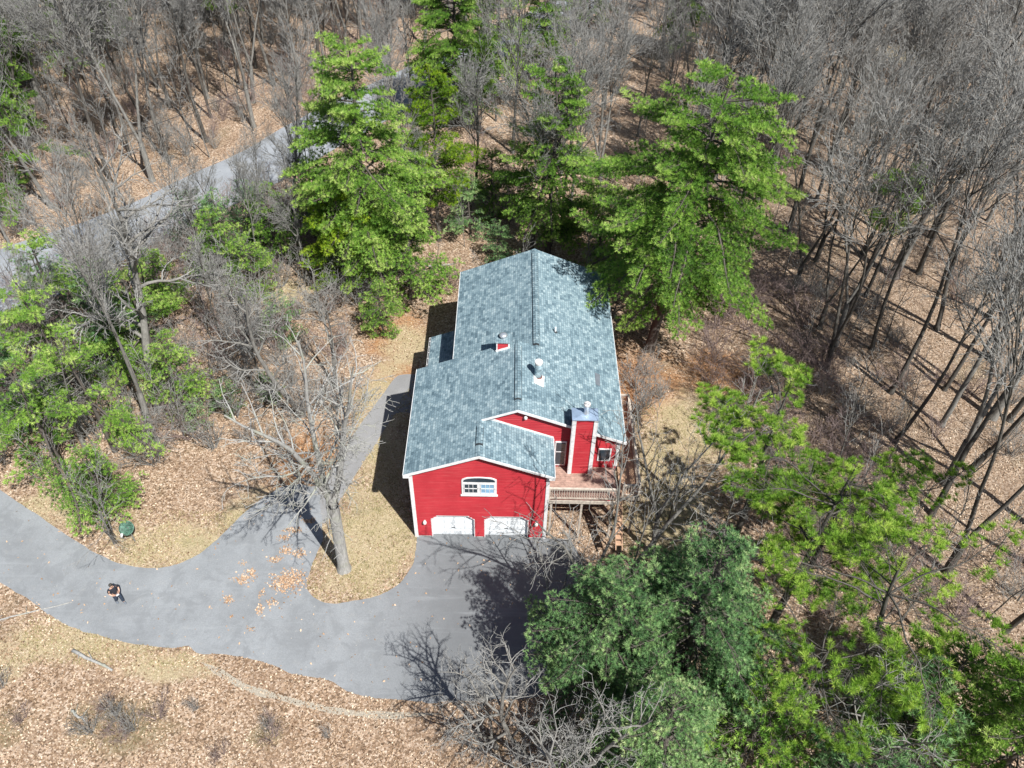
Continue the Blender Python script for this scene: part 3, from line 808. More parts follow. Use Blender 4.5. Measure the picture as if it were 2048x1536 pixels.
for k in range(9): mb.box(11.30 - 0 , 11.62, -0.1 - k * 0.27 + 0.5, 0.2 - k * 0.27 + 0.5, ZF - 0.2 - k * 0.19, ZF - 0.16 - k * 0.19)
for xx in (11.27, 11.62): mb.bar((xx, 0.6, ZF - 0.15), (xx, -1.9, ZF - 1.95), 0.04, 0.25)
dpart(mb, "stair", M_DECKNEW)

# ------------------------------------------------------------ person on the driveway
def skinned(name, joints, edges, mat, parent, sub=2):
    me = bpy.data.meshes.new(name)
    me.from_pydata([j[:3] for j in joints], edges, [])
    me.materials.append(mat)
    o = bpy.data.objects.new(name, me); link(o, parent)
    md = o.modifiers.new("skin", 'SKIN'); md.use_smooth_shade = True
    for i, j in enumerate(joints):
        v = me.skin_vertices[0].data[i]
        r = j[3]; v.radius = (r, r) if not hasattr(r, '__len__') else r
    me.skin_vertices[0].data[0].use_root = True
    if sub:
        s2 = o.modifiers.new("sub", 'SUBSURF'); s2.levels = sub; s2.render_levels = sub
    return o

M_SKIN = simple("skin", (0.50, 0.31, 0.23), 0.5, 0.06)
M_SHIRT = simple("black_shirt", (0.016, 0.018, 0.028), 0.85, 0.2, 8)
M_TROUS = simple("navy_trousers", (0.022, 0.035, 0.06), 0.85, 0.2, 8)
M_HAIR = simple("dark_hair", (0.02, 0.016, 0.012), 0.6, 0.2, 12)
M_SHOE = simple("grey_shoes", (0.14, 0.16, 0.19), 0.7, 0.2, 12)
M_DEV = simple("white_controller", (0.75, 0.77, 0.8), 0.3, 0.05)
# local frame: +x is the person's front, y to the left
person = empty("person", (-15.57, -4.62, 0.016), math.atan2(-0.62, 0.78))
tag(person, "person in black shirt and navy trousers on the driveway, holding a white device", "person")
J = [(0.0, 0.0, 0.96, (0.155, 0.12)), (0.0, 0.0, 1.16, (0.145, 0.11)), (0.0, 0, 1.38, (0.17, 0.115)), (0.0, 0, 1.50, 0.06), (0.03, 0, 1.58, 0.06),   # 0-4 spine neck
     (0.065, 0, 1.68, (0.085, 0.095)), (0.055, 0, 1.77, (0.07, 0.08)),                                                                           # 5-6 head
     (0.0, 0.19, 1.43, 0.065), (-0.02, 0.27, 1.17, 0.05), (0.14, 0.20, 1.05, 0.042), (0.27, 0.09, 1.10, 0.03),                                      # 7-10 left arm
     (0.0, -0.19, 1.43, 0.065), (-0.02, -0.27, 1.17, 0.05), (0.14, -0.20, 1.05, 0.042), (0.27, -0.09, 1.10, 0.03),                                  # 11-14 right arm
     (0.0, 0.10, 0.90, 0.095), (0.14, 0.115, 0.52, 0.068), (0.17, 0.12, 0.09, 0.035), (0.26, 0.123, 0.05, 0.022),                                     # 15-18 left leg
     (0.0, -0.10, 0.90, 0.095), (0.03, -0.115, 0.50, 0.068), (-0.17, -0.12, 0.11, 0.035), (-0.09, -0.125, 0.05, 0.022)]
E_ = [(0, 1), (1, 2), (2, 3), (3, 4), (4, 5), (5, 6), (2, 7), (7, 8), (8, 9), (9, 10), (2, 11), (11, 12), (12, 13), (13, 14),
      (0, 15), (15, 16), (16, 17), (17, 18), (0, 19), (19, 20), (20, 21), (21, 22)]
for sgn, w in ((1, 10), (-1, 14)):
    # palm, four fingers curled round the controller, and a thumb
    k = len(J); J.append((0.31, 0.07 * sgn, 1.125, (0.03, 0.018))); E_.append((w, k))
    for f_ in range(4):
        a = len(J); J.append((0.345, (0.078 - 0.006 * f_) * sgn, 1.145 - 0.018 * f_, 0.0095)); J.append((0.375 - 0.006 * f_, 0.05 * sgn, 1.14 - 0.018 * f_, 0.0085))
        E_.append((k, a)); E_.append((a, a + 1))
    a = len(J); J.append((0.315, 0.045 * sgn, 1.155, 0.011)); J.append((0.34, 0.03 * sgn, 1.17, 0.009)); E_.append((k, a)); E_.append((a, a + 1))
body = skinned("body", J, E_, M_SKIN, person, 1)
sh = skinned("shirt", [(0, 0, 0.93, (0.185, 0.15)), (0.0, 0, 1.16, (0.175, 0.14)), (0.0, 0, 1.38, (0.20, 0.14)), (0, 0, 1.47, 0.085), (0, 0.20, 1.44, 0.088), (-0.015, 0.265, 1.24, 0.078), (0, -0.20, 1.44, 0.088), (-0.015, -0.265, 1.24, 0.078)],
             [(0, 1), (1, 2), (2, 3), (2, 4), (4, 5), (2, 6), (6, 7)], M_SHIRT, person)
skinned("trousers", [(0.0, 0, 0.95, (0.165, 0.135)), (0.0, 0.10, 0.86, 0.115), (0.14, 0.115, 0.52, 0.092), (0.165, 0.12, 0.14, 0.078), (0.0, -0.10, 0.86, 0.115), (0.03, -0.115, 0.50, 0.092), (-0.165, -0.12, 0.16, 0.078)],
        [(0, 1), (1, 2), (2, 3), (0, 4), (4, 5), (5, 6)], M_TROUS, person)
for sgn, ox_ in ((1, 0.17), (-1, -0.17)):
    skinned("shoe", [(ox_ - 0.05, 0.122 * sgn, 0.06, (0.065, 0.06)), (ox_ + 0.05, 0.124 * sgn, 0.06, (0.068, 0.056)), (ox_ + 0.19, 0.13 * sgn, 0.05, (0.06, 0.042))], [(0, 1), (1, 2)], M_SHOE, person)
skinned("hair", [(0.0, 0, 1.68, (0.10, 0.10)), (0.03, 0, 1.78, (0.11, 0.11)), (0.09, 0, 1.83, (0.095, 0.085))], [(0, 1), (1, 2)], M_HAIR, person)
for sgn in (1, -1):
    mb = MB(); mb.lathe((0.148, 0.034 * sgn, 1.70), [(0.004, -0.008), (0.011, 0), (0.004, 0.008)], 8); mb.build("eye", M_HAIR, person)
M_LIP = simple("lip_tone", (0.36, 0.19, 0.15), 0.5)
mb = MB(); mb.add([(0.15, -0.014, 1.655), (0.15, 0.014, 1.655), (0.155, 0, 1.70), (0.183, 0, 1.662)], [(0, 3, 2), (3, 1, 2), (0, 1, 3), (0, 2, 1)]); mb.build("nose", M_SKIN, person)
mb = MB(); mb.box(0.148, 0.156, -0.025, 0.025, 1.622, 1.630); mb.build("mouth", M_LIP, person)
dv = MB(); dv.box(0.29, 0.38, -0.08, 0.08, 1.10, 1.125); dv.box(0.30, 0.37, -0.065, 0.065, 1.126, 1.134)
for sgn in (1, -1): dv.tube([(0.31, 0.055 * sgn, 1.134), (0.31, 0.055 * sgn, 1.155)], 0.008, 8)
ctl = empty("controller", (-15.57, -4.62, 0.016), math.atan2(-0.62, 0.78))
tag(ctl, "white handheld controller held by the person on the driveway", "controller")
dv.build("casing", M_DEV, ctl)

# ------------------------------------------------------------ satellite dish on a post
M_DISH = simple("mossy_green_dish", (0.075, 0.165, 0.12), 0.6, 0.55, 7)
M_POST = simple("post_grey", (0.22, 0.22, 0.21), 0.6, 0.2)
dish = empty("satellite_dish", (-16.1, -0.7, 0)); tag(dish, "small mossy green satellite dish on a thin post beside the driveway bend", "dish")
mb = MB(); mb.tube([(0, 0, -0.1), (0, 0.0, 1.25)], 0.035, 10); mb.build("post", M_POST, dish)
mb = MB()
ax = Vector((-0.1, -0.60, 0.80)).normalized(); a1 = Vector((1, 0, 0)); a1 = (a1 - ax * a1.dot(ax)).normalized(); a2 = ax.cross(a1)
cD = Vector((-0.05, 0.0, 1.30)); vs = []; fs = []; nr, na = 6, 28
for side in (0, 1):
    b = len(vs)
    for i in range(nr + 1):
        rr = 0.42 * i / nr
        for k in range(na):
            th = 2 * math.pi * k / na
            vs.append(cD + (a1 * math.cos(th) * 1.08 + a2 * math.sin(th)) * rr + ax * (0.11 * (rr / 0.42) ** 2 - side * 0.02))
    for i in range(nr):
        for k in range(na):
            k2 = (k + 1) % na; q = (b + i * na + k, b + i * na + k2, b + (i + 1) * na + k2, b + (i + 1) * na + k)
            fs.append(q if side == 0 else tuple(reversed(q)))
b0 = nr * na; b1 = (nr + 1) * na + nr * na
for k in range(na): fs.append((b0 + k, b0 + (k + 1) % na, b1 + (k + 1) % na, b1 + k))
mb.add(vs, fs); rf = mb.build("reflector", M_DISH, dish, smooth=True)
mb = MB(); e1 = cD - a2 * 0.40 + ax * 0.10; e2 = cD - a2 * 0.36 + ax * 0.50
mb.tube([e1, e2], 0.018, 8); mb.build("feed_arm", M_POST, dish)
mb = MB(); mb.tube([e2 + Vector((0.0, -0.09, -0.08)), e2 + Vector((0, 0.06, 0.05))], [0.05, 0.075], 10); mb.build("receiver", M_WHITE, dish)
mb = MB(); mb.bar((0, 0.02, 1.12), (0.0, 0.05, 1.32), 0.12, 0.12); mb.build("mount", M_POST, dish)

# ------------------------------------------------------------ overhead cable crossing the road
mb = MB()
pa, pb = Vector((-47, 12, 7.2)), Vector((-2, 60.5, 7.6)); pts = []
for i in range(25):
    t = i / 24; p = pa.lerp(pb, t); p.z -= 1.6 * 4 * t * (1 - t) * 0.5; pts.append(p)
mb.tube(pts, 0.022, 5); o = mb.build("overhead_cable", simple("cable_black", (0.02, 0.02, 0.022), 0.7))
tag(o, "thin black overhead cable slung across the grey road among the trees", "cable")

# ------------------------------------------------------------ bare trees
fx, fy = 1640.5, 1640.5
def pix(x, y, z=0.0):
    d = Vector((x, y, z)) - CP; w = d.dot(_f)
    return 1024 + 1640.5 * d.dot(_r) / w, 768 - 1640.5 * d.dot(_u) / w, w
def numword(n):
    ones = "zero one two three four five six seven eight nine ten eleven twelve thirteen fourteen fifteen sixteen seventeen eighteen nineteen".split()
    if n < 20: return ones[n]
    if n == 100: return "hundred"
    t = "twenty thirty forty fifty sixty seventy eighty ninety".split()[n // 10 - 2]
    return t + ("-" + ones[n % 10] if n % 10 else "")
def spot(x, y, h=0.0):
    """where in the view the foot (or, if that is outside, the crown) of a plant stands"""
    a, b, w = pix(x, y)
    q = lambda v, m: numword(min(100, max(0, round(v / m * 100))))
    if 0 <= a <= 2048 and 0 <= b <= 1536: return "foot %s percent across, %s percent down" % (q(a, 2048), q(b, 1536))
    for z in (2, 4, 6, 8, 10, 12, 14, 16):
        a, b, w = pix(x, y, z)
        if 0 <= a <= 2048 and 0 <= b <= 1536: break
    side_ = "left" if a < 300 else "right" if a > 1750 else "top" if b < 300 else "bottom"
    if side_ in ("left", "right"): return "rooted past the %s edge, %s percent down" % (side_, q(b, 1536))
    return "rooted past the %s edge, %s percent across" % (side_, q(a, 2048))
def wander(r_, d, amt):
    return (d + Vector((r_.gauss(0, amt), r_.gauss(0, amt), r_.gauss(0, amt)))).normalized()

def spray(r_, d, ang):
    o = d.orthogonal().normalized(); o.rotate(Matrix.Rotation(r_.uniform(0, 2 * math.pi), 3, d))
    return (d * math.cos(ang) + o * math.sin(ang)).normalized()

def grow(mbs, r_, p, d, L_, rad, lvl, cfg):
    seg = cfg['seg'][lvl]; n = max(3, int(L_ / seg)); pts = [p.copy()]; rads = [rad]; dirs = [d.copy()]
    for i in range(n):
        d = wander(r_, d, cfg['wob'][lvl]); d.z += cfg['up'][lvl]; d.normalize()
        p = p + d * (L_ / n); pts.append(p); dirs.append(d)
        t = (i + 1) / n; rads.append(max(cfg['rmin'], rad * (1 - t * cfg['tap'][lvl])))
    mbs[min(lvl, cfg['split'])].tube(pts, rads, cfg['sides'][lvl], cap=False, tint=r_.random())
    if lvl >= cfg['levels']: return
    nc = cfg['kids'][lvl]; nc = max(2, int(nc * r_.uniform(0.8, 1.2) * (1 if lvl == 0 else min(1.4, L_ / cfg['ref'][lvl]))))
    for k in range(nc):
        t = cfg['t0'][lvl] + (0.99 - cfg['t0'][lvl]) * ((k + r_.random()) / nc)
        f = t * n; i = min(n - 1, int(f)); q = pts[i].lerp(pts[i + 1], f - i)
        ang = R(cfg['ang'][lvl]) * r_.uniform(0.65, 1.3)
        l2 = L_ * cfg['rat'][lvl] * r_.uniform(0.6, 1.15) * (1.0 - cfg['sh'][lvl] * (t - cfg['t0'][lvl]))
        if l2 < 0.25: continue
        r2 = min(rads[i] * 0.8, rad * cfg['rr'][lvl] * (1.1 - 0.5 * t))
        grow(mbs, r_, q, spray(r_, dirs[i], ang), l2, max(cfg['rmin'], r2), lvl + 1, cfg)

CFG_FOREST = dict(seg=[1.1, 0.7, 0.5, 0.45, 0.4], wob=[0.035, 0.10, 0.13, 0.16, .2], up=[0.02, 0.08, 0.07, 0.06, .05], rmin=0.013, tap=[0.88, 0.85, 0.8, 0.6, .5], sides=[9, 6, 4, 3, 3],
                  levels=4, kids=[16, 9, 6, 3], ref=[1, 4, 2, 1], t0=[0.38, 0.22, 0.2, 0.2], ang=[32, 31, 31, 32], rat=[0.42, 0.48, 0.50, 0.6], sh=[0.9, 0.5, 0.4, 0.3], rr=[0.42, 0.45, 0.5, 0.5], split=2)
CFG_OAK = dict(seg=[0.9, 0.6, 0.45, 0.35, 0.3], wob=[0.07, 0.2, 0.27, 0.3, .3], up=[0.02, 0.03, 0.03, 0.02, .02], rmin=0.0105, tap=[0.8, 0.85, 0.8, 0.6, .5], sides=[10, 7, 5, 3, 3],
               levels=4, kids=[15, 10, 7, 4], ref=[1, 4, 2, 1], t0=[0.25, 0.2, 0.2, 0.2], ang=[58, 50, 48, 45], rat=[0.46, 0.42, 0.45, 0.5], sh=[0.75, 0.5, 0.4, 0.3], rr=[0.45, 0.5, 0.5, 0.5], split=2)
CFG_SAP = dict(seg=[0.7, 0.4, 0.3], wob=[0.05, 0.12, 0.2], up=[0.02, 0.08, 0.05], rmin=0.012, tap=[0.8, 0.7, 0.5], sides=[5, 3, 3],
               levels=2, kids=[14, 5], ref=[1, 1.5], t0=[0.3, 0.2], ang=[40, 40], rat=[0.28, 0.4], sh=[0.7, 0.4], rr=[0.4, 0.5], split=1)
CFG_SHRUB = dict(seg=[0.35, 0.25, 0.25], wob=[0.14, 0.22, 0.25], up=[0.04, 0.04, 0.03], rmin=0.0085, tap=[0.7, 0.6, 0.5], sides=[4, 3, 3],
                 levels=2, kids=[8, 4], ref=[1, 0.8], t0=[0.2, 0.2], ang=[38, 40], rat=[0.42, 0.5], sh=[0.3, 0.3], rr=[0.5, 0.6], split=1)

def bare(seed, h, rad, cfg, mats, forks=1, lean=0.05, fork=None):
    r_ = random.Random(seed); mbs = {0: MB(), 1: MB(), 2: MB()}
    if cfg['split'] == 1: mbs = {0: MB(), 1: MB()}
    if cfg['split'] == 2: mbs[1] = mbs[0]
    base = Vector((0, 0, -0.25)); d = Vector((r_.gauss(0, lean), r_.gauss(0, lean), 1)).normalized()
    if forks <= 1:
        grow(mbs, r_, base, d, h, rad, 0, cfg)
    else:
        hf = (fork or r_.uniform(0.12, 0.3)) * h
        p = base + d * hf; mbs[0].tube([base, base + Vector((0, 0, 0.3)), p], [rad * 1.3, rad * 1.05, rad * 0.9], cfg['sides'][0], cap=False)
        for k in range(forks):
            d2 = (d + Vector((math.cos(k * 2 * math.pi / forks + seed), math.sin(k * 2 * math.pi / forks + seed), 0)) * 0.24).normalized()
            grow(mbs, r_, p - d2 * 0.1, d2, (h - hf) * r_.uniform(0.85, 1), rad * 0.56, 0, cfg)
    # root flare
    if rad > 0.08: mbs[0].tube([(0, 0, -0.3), (0, 0, 0.0), (0, 0, 0.5)], [rad * 1.6, rad * 1.35, rad * 1.0], 9, cap=False)
    a = mbs[0].mesh("trunk", mats[0], True); b = mbs[max(mbs)].mesh("crown", mats[1], True)
    return a, b

def shrubmesh(seed, h, stems, mat, cfg=CFG_SHRUB, spread=0.75):
    r_ = random.Random(seed); mb = MB(); mbs = {0: mb, 1: mb}
    for k in range(stems):
        a = r_.uniform(0, 6.283); s = r_.uniform(0.1, spread)
        grow(mbs, r_, Vector((math.cos(a) * 0.25 * r_.random(), math.sin(a) * 0.25 * r_.random(), -0.08)), Vector((math.cos(a) * s, math.sin(a) * s, 1)).normalized(), h * r_.uniform(0.6, 1.1), 0.022, 0, cfg)
    return mb.mesh("shrub", mat, True)

def place(kind, meshes, x, y, rz, sc, label, cat, group=None, lean=(0, 0), z=None, sz=1.0):
    """a tree is an Empty at its base that carries its trunk and its crown"""
    o = bpy.data.objects.new(kind, None); o.empty_display_size = 0.3
    o.location = (x, y, gz(x, y) if z is None else z); o.rotation_euler = (lean[0], lean[1], rz); o.scale = (sc, sc, sc * sz)
    link(o); tag(o, label, cat, group)
    for nm, me in meshes:
        c = bpy.data.objects.new(nm, me); link(c, o)
    return o

FOREST = [bare(s, h, r_, CFG_FOREST, (M_BARK if s % 3 else M_BARKD, M_TWIG), f) for s, h, r_, f in ((11, 19, 0.19, 1), (12, 20, 0.22, 1), (13, 17, 0.16, 1), (14, 18.5, 0.21, 2), (15, 16, 0.14, 1), (16, 20, 0.25, 2), (17, 18, 0.18, 1))]
CFG_HIGH = dict(CFG_FOREST, t0=[0.52, 0.3, 0.2, 0.2], kids=[12, 7, 5, 2])
TALL = [bare(s, h, r_, CFG_HIGH, (M_BARKD, M_TWIG), f) for s, h, r_, f in ((81, 20, 0.2, 1), (82, 19, 0.17, 1), (83, 20, 0.22, 2))]
OAKS = [bare(s, h, r_, CFG_OAK, (M_BARK, M_TWIG), f, 0.03) for s, h, r_, f in ((21, 15, 0.30, 2), (22, 16, 0.28, 1), (23, 13, 0.2, 2))]
SAPS = [bare(s, h, 0.05, CFG_SAP, (M_BARKD if s % 2 else M_BARK, M_TWIG)) for s, h in ((31, 7), (32, 9), (33, 6), (34, 8))]
SHRUBS = [shrubmesh(s, h, n, m_) for s, h, n, m_ in ((41, 2.3, 12, M_TWIGP), (42, 3.0, 14, M_TWIGP), (43, 2.0, 12, M_TWIG), (44, 3.4, 14, M_TWIG))]

CFG_OPEN = dict(CFG_OAK, kids=[13, 7, 5, 2], wob=[0.06, 0.15, 0.2, 0.22, .2], up=[0.02, 0.06, 0.05, 0.04, .03], ang=[42, 40, 38, 36], rat=[0.45, 0.45, 0.46, 0.5], rr=[0.35, 0.4, 0.5, 0.5])
AIRY = [bare(s, h, r_, CFG_OPEN, (M_BARK, M_TWIG), f, 0.03) for s, h, r_, f in ((91, 15, 0.17, 2), (92, 14, 0.14, 1))]
# ------------------------------------------------------------ pines
def tuft(mb, r_, p, d, n, ln, wd, tint):
    n = int(n * 1.6); ln = ln * 1.1; wd = wd * 0.95
    d = d.normalized(); o1 = d.orthogonal().normalized(); o2 = d.cross(o1)
    b = len(mb.v)
    for k in range(n):
        th = 2 * math.pi * (k + r_.random()) / n; s = r_.uniform(0.35, 1.0)
        nd = (d * r_.uniform(0.35, 1.0) + (o1 * math.cos(th) + o2 * math.sin(th)) * s).normalized()
        sd = nd.cross(Vector((r_.random() - .5, r_.random() - .5, r_.random() - .5))).normalized() * wd
        q = p + nd * ln * r_.uniform(0.7, 1.15)
        mb.v.extend([tuple(p - sd), tuple(p + sd), tuple(q)]); mb.t.extend([tint] * 3); mb.f.append((b, b + 1, b + 2)); b += 3

def pine(seed, h, rmax, base=0.2, step=0.62, per=5, nn=9, ln=0.2, wd=0.02, irregular=0.35, droop=0.12, top=0.3, mats=None, trunk=0.25, gaps=0.0, tl=0.26, lopside=None, open_=False, tipup=0.35):
    r_ = random.Random(seed); tk = MB(); bn = tk; nd = MB()
    wob = [Vector((mnoise.noise(Vector((z * 0.15, seed, 0))) * 0.5 * (z / h), mnoise.noise(Vector((z * 0.15, seed, 9))) * 0.5 * (z / h), z)) for z in [h * i / 14 for i in range(15)]]
    wob[0] = Vector((0, 0, -0.3))
    tk.tube(wob, [trunk * (1.25 if i == 0 else 1.0) * (1 - 0.9 * i / 14) + 0.015 for i in range(15)], 9, cap=False)
    def axis(z):
        f = max(0, min(13.999, z / h * 14)); i = int(f); return wob[i].lerp(wob[i + 1], f - i)
    z = base * h
    while z < h - 0.25:
        t = max(0.0, min(1.0, (z / h - base) / (1 - base)))
        prof = (min(1, 0.55 + 1.6 * t) if t < 0.28 else 1.0) * (max(0.0, 1 - t ** 1.3) ** 0.55) + 0.05
        if open_: prof = (0.45 + 1.4 * t) if t < 0.4 else max(0.12, (1 - ((t - 0.4) / 0.6) ** 2.2))
        tier = 1 + irregular * mnoise.noise(Vector((z * 0.9, seed * 3.1, 0))) * 1.6
        for k in range(per):
            if r_.random() < gaps: continue
            az = r_.uniform(0, 6.283); L_ = rmax * prof * tier * r_.uniform(0.7, 1.08)
            L_ *= 1 + irregular * 1.2 * mnoise.noise(Vector((math.cos(az) * 1.2, math.sin(az) * 1.2, z * 0.35 + seed)))
            if lopside: L_ *= 1 + lopside[1] * math.cos(az - lopside[0])
            if L_ < 0.3: L_ = 0.3
            p = axis(z + r_.uniform(-0.15, 0.15) * step)
            el = (0.15 + 0.75 * max(0, t - 0.55)) if not open_ else r_.uniform(0.1, 0.7)
            d = Vector((math.cos(az), math.sin(az), el)).normalized()
            n = max(3, int(L_ / 0.45)); pts = [p.copy()]; dr = [d.copy()]
            for i in range(n):
                u = i / n
                d = wander(r_, d, 0.06 if not open_ else 0.16); d.z += (-droop if u < 0.6 else tipup * 0.25) * 0.5; d.normalize()
                p = p + d * (L_ / n); pts.append(p); dr.append(d)
            rb = (0.012 + 0.011 * L_) * (0.75 if open_ else 1.0)
            bn.tube(pts, [rb * (1 - 0.75 * i / n) for i in range(n + 1)], 4, cap=False)
            shade = r_.uniform(-0.16, 0.16)
            # side shoots in a flat spray, each carrying tufts
            s0 = 0.28 if not open_ else 0.45
            m_ = max(3, int(L_ / 0.21))
            for j in range(m_):
                u = s0 + (1 - s0) * (j + r_.random()) / m_
                f = u * n; i = min(n - 1, int(f)); q = pts[i].lerp(pts[i + 1], f - i)
                for sgn in (-1, 1):
                    if r_.random() < 0.12: continue
                    sd = dr[i].cross(Vector((0, 0, 1))).normalized() * sgn
                    sdv = (dr[i] * 0.75 + sd * r_.uniform(0.5, 1.1) + Vector((0, 0, r_.uniform(0.0, 0.25)))).normalized()
                    sl_ = (0.3 + 0.34 * L_ * (1.05 - u)) * r_.uniform(0.6, 1.15)
                    e = q + sdv * sl_
                    bn.tube([q, e], [0.011, 0.006], 3, cap=False)
                    nt_ = max(1, int(sl_ / tl + 0.5)) if not open_ else 1
                    for w in range(nt_):
                        c = q.lerp(e, (w + 0.75) / nt_) if not open_ else e
                        c = c + Vector((r_.gauss(0, .05), r_.gauss(0, .05), r_.gauss(0, .04)))
                        tuft(nd, r_, c, sdv * 0.8 + Vector((0, 0, tipup + 0.35)), nn, ln * r_.uniform(0.8, 1.25), wd, min(1, max(0, 0.42 + shade + 0.22 * (u > 0.8) + r_.gauss(0, 0.15))))
                        if open_: tuft(nd, r_, c + Vector((0, 0, .02)), Vector((0, 0, 1)), nn, ln, wd, min(1, max(0, 0.5 + shade + r_.gauss(0, 0.15))))
            tuft(nd, r_, pts[-1], dr[-1] + Vector((0, 0, tipup)), nn + 4, ln * 1.2, wd, 0.75 + shade)
        z += step * r_.uniform(0.8, 1.2)
    for k in range(6): tuft(nd, r_, axis(h - 0.1 - 0.12 * k), Vector((0, 0, 1)), nn + 3, ln * 1.3, wd, 0.8)
    mp, mn = mats
    return (tk.mesh("trunk", mp, True), nd.mesh("crown", mn, tint=True))

def place_pine(meshes, x, y, rz, sc, label, group=None, lean=(0, 0), cat="pine tree", kind="pine_tree"):
    return place(kind, list(zip(("trunk", "crown"), meshes)), x, y, rz, sc, label, cat, group, lean)

W = (M_PINEB, M_PINE)
PA = pine(51, 19, 6.4, 0.16, 0.66, 7, 9, 0.21, 0.021, 0.3, mats=W, trunk=0.27)
PB = pine(52, 16, 4.8, 0.18, 0.62, 6, 9, 0.20, 0.021, 0.28, mats=W, trunk=0.22)
PC = pine(53, 20.5, 8.3, 0.29, 0.72, 7, 10, 0.21, 0.020, 0.35, mats=W, trunk=0.36, gaps=0.06)
PY = pine(54, 15, 3.4, 0.24, 0.62, 5, 9, 0.22, 0.023, 0.4, mats=(M_PINEB, M_PINEY), trunk=0.16)
PD = pine(55, 14.5, 5.2, 0.08, 0.62, 6, 10, 0.19, 0.019, 0.32, mats=(M_PINEB, M_PINED), trunk=0.3)
PS = pine(56, 6.5, 2.6, 0.05, 0.48, 5, 8, 0.17, 0.02, 0.3, mats=W, trunk=0.09)
PSD = pine(57, 6, 2.1, 0.04, 0.5, 5, 8, 0.18, 0.02, 0.45, mats=(M_PINEB, M_PINED), trunk=0.08, gaps=0.15)
PL = pine(58, 11, 4.2, 0.25, 0.8, 4, 8, 0.22, 0.021, 0.6, mats=W, trunk=0.17, gaps=0.38)
PP = pine(59, 13.5, 4.8, 0.42, 0.8, 4, 14, 0.25, 0.017, 0.4, mats=(M_BARKD, M_PITCH), trunk=0.2, open_=True, tipup=0.5)
PQ = pine(60, 13, 5.6, 0.38, 0.8, 4, 11, 0.25, 0.016, 0.4, mats=(M_BARKD, M_PITCH), trunk=0.22, open_=True, tipup=0.5, gaps=0.25)
PG = pine(61, 12.5, 2.8, 0.66, 0.6, 4, 9, 0.22, 0.022, 0.4, mats=W, trunk=0.24)
PYL = pine(62, 9, 3.4, 0.2, 0.6, 5, 9, 0.22, 0.023, 0.4, mats=(M_PINEB, M_PINEY), trunk=0.14)

# pines placed one by one
place_pine(PA, -5.4, 24.1, 0.4, 1.0, "tallest dense pine behind the left back corner of the red house")
place_pine(PY, -0.8, 29.6, 1.4, 1.0, "slim yellow-green pine right of the tallest pine behind the house")
place_pine(PS, -2.4, 21.7, 0.0, 1.35, "bright green pine on a bare dark trunk just past the back left roof corner", lean=(0, 0.02))
place_pine(PYL, -7.2, 22.3, 2.0, 1.0, "yellow-green pine low in front of the tallest pine behind the house")
place_pine(PS, -4.0, 17.6, 2.1, 0.72, "small green pine standing on the leaves left of the main roof")
place_pine(PB, 8.3, 28.2, 0.9, 1.0, "straight dark-trunked pine centred behind the house ridge")
place_pine(PS, 12.4, 27.4, 2.9, 1.4, "shorter pine wedged between the two big pines behind the house")
place_pine(PL, 12.8, 22.0, 0.9, 0.85, "loose pine overhanging the back right roof edge")
place_pine(PC, 15.4, 16.5, 0.0, 1.0, "huge spreading pine with leaning trunk right of the main roof", lean=(0.0, 0.09))
place_pine(PD, 9.9, -9.6, 0.3, 0.80, "dense deep green pine on the right edge of the driveway below the garage")
place_pine(PD, 13.6, -9.6, 2.3, 0.92, "dense deep green pine right of the driveway pine, below the deck")
place_pine(PD, 11.6, -14.2, 4.0, 0.72, "lower deep green pine at the bottom edge below the two dense pines")
place_pine(PP, 18.3, -0.4, 0.0, 1.0, "open-crowned pitch pine with bright tufts on the grass right of the deck")
place_pine(PP, 21.4, -3.4, 2.2, 0.82, "smaller open pitch pine right of the one beside the deck")
place_pine(PQ, 19.2, -5.8, 0.7, 0.98, "open pitch pine between the dense pines and the dark wood shade", lean=(0.0, 0.1))
place_pine(PQ, 22.6, -9.6, 3.1, 1.0, "wide open pitch pine near the bottom right corner with a slanting dark trunk", lean=(0.0, 0.14))
place_pine(PQ, 18.0, -11.8, 5.0, 0.8, "sparse pitch pine at the bottom edge right of the deep green pines")
place_pine(PB, 27.6, -13.4, 1.0, 0.85, "dense pine filling the bottom right corner")
place_pine(PSD, 23.4, -12.6, 1.0, 1.4, "mid-sized deep green pine at the bottom edge left of the corner pine")
place_pine(PG, 31.0, 20.7, 0.5, 1.0, "tall trunk with one green pine tuft on top in the right wood", lean=(0.0, 0.06))
place_pine(PA, -0.3, 49.5, 1.0, 0.88, "dark-trunked pine standing over the road at the top centre")
place_pine(PB, 3.6, 54.0, 2.0, 0.85, "pine behind the dark-trunked pine at the top centre of the road")
place_pine(PB, 8.6, 61.0, 3.0, 0.8, "farther pine on the right verge of the road at the top")
place_pine(PS, 16.2, -12.8, 0.4, 1.3, "bright bushy pine at the bottom edge between the deep green pine and the pitch pines")
place_pine(PSD, 20.4, -14.6, 2.4, 1.3, "deep green bushy pine at the bottom edge under the sparse pitch pine")
place_pine(PS, 25.4, -10.6, 2.4, 1.2, "bright pine just left of the bottom right corner pine")
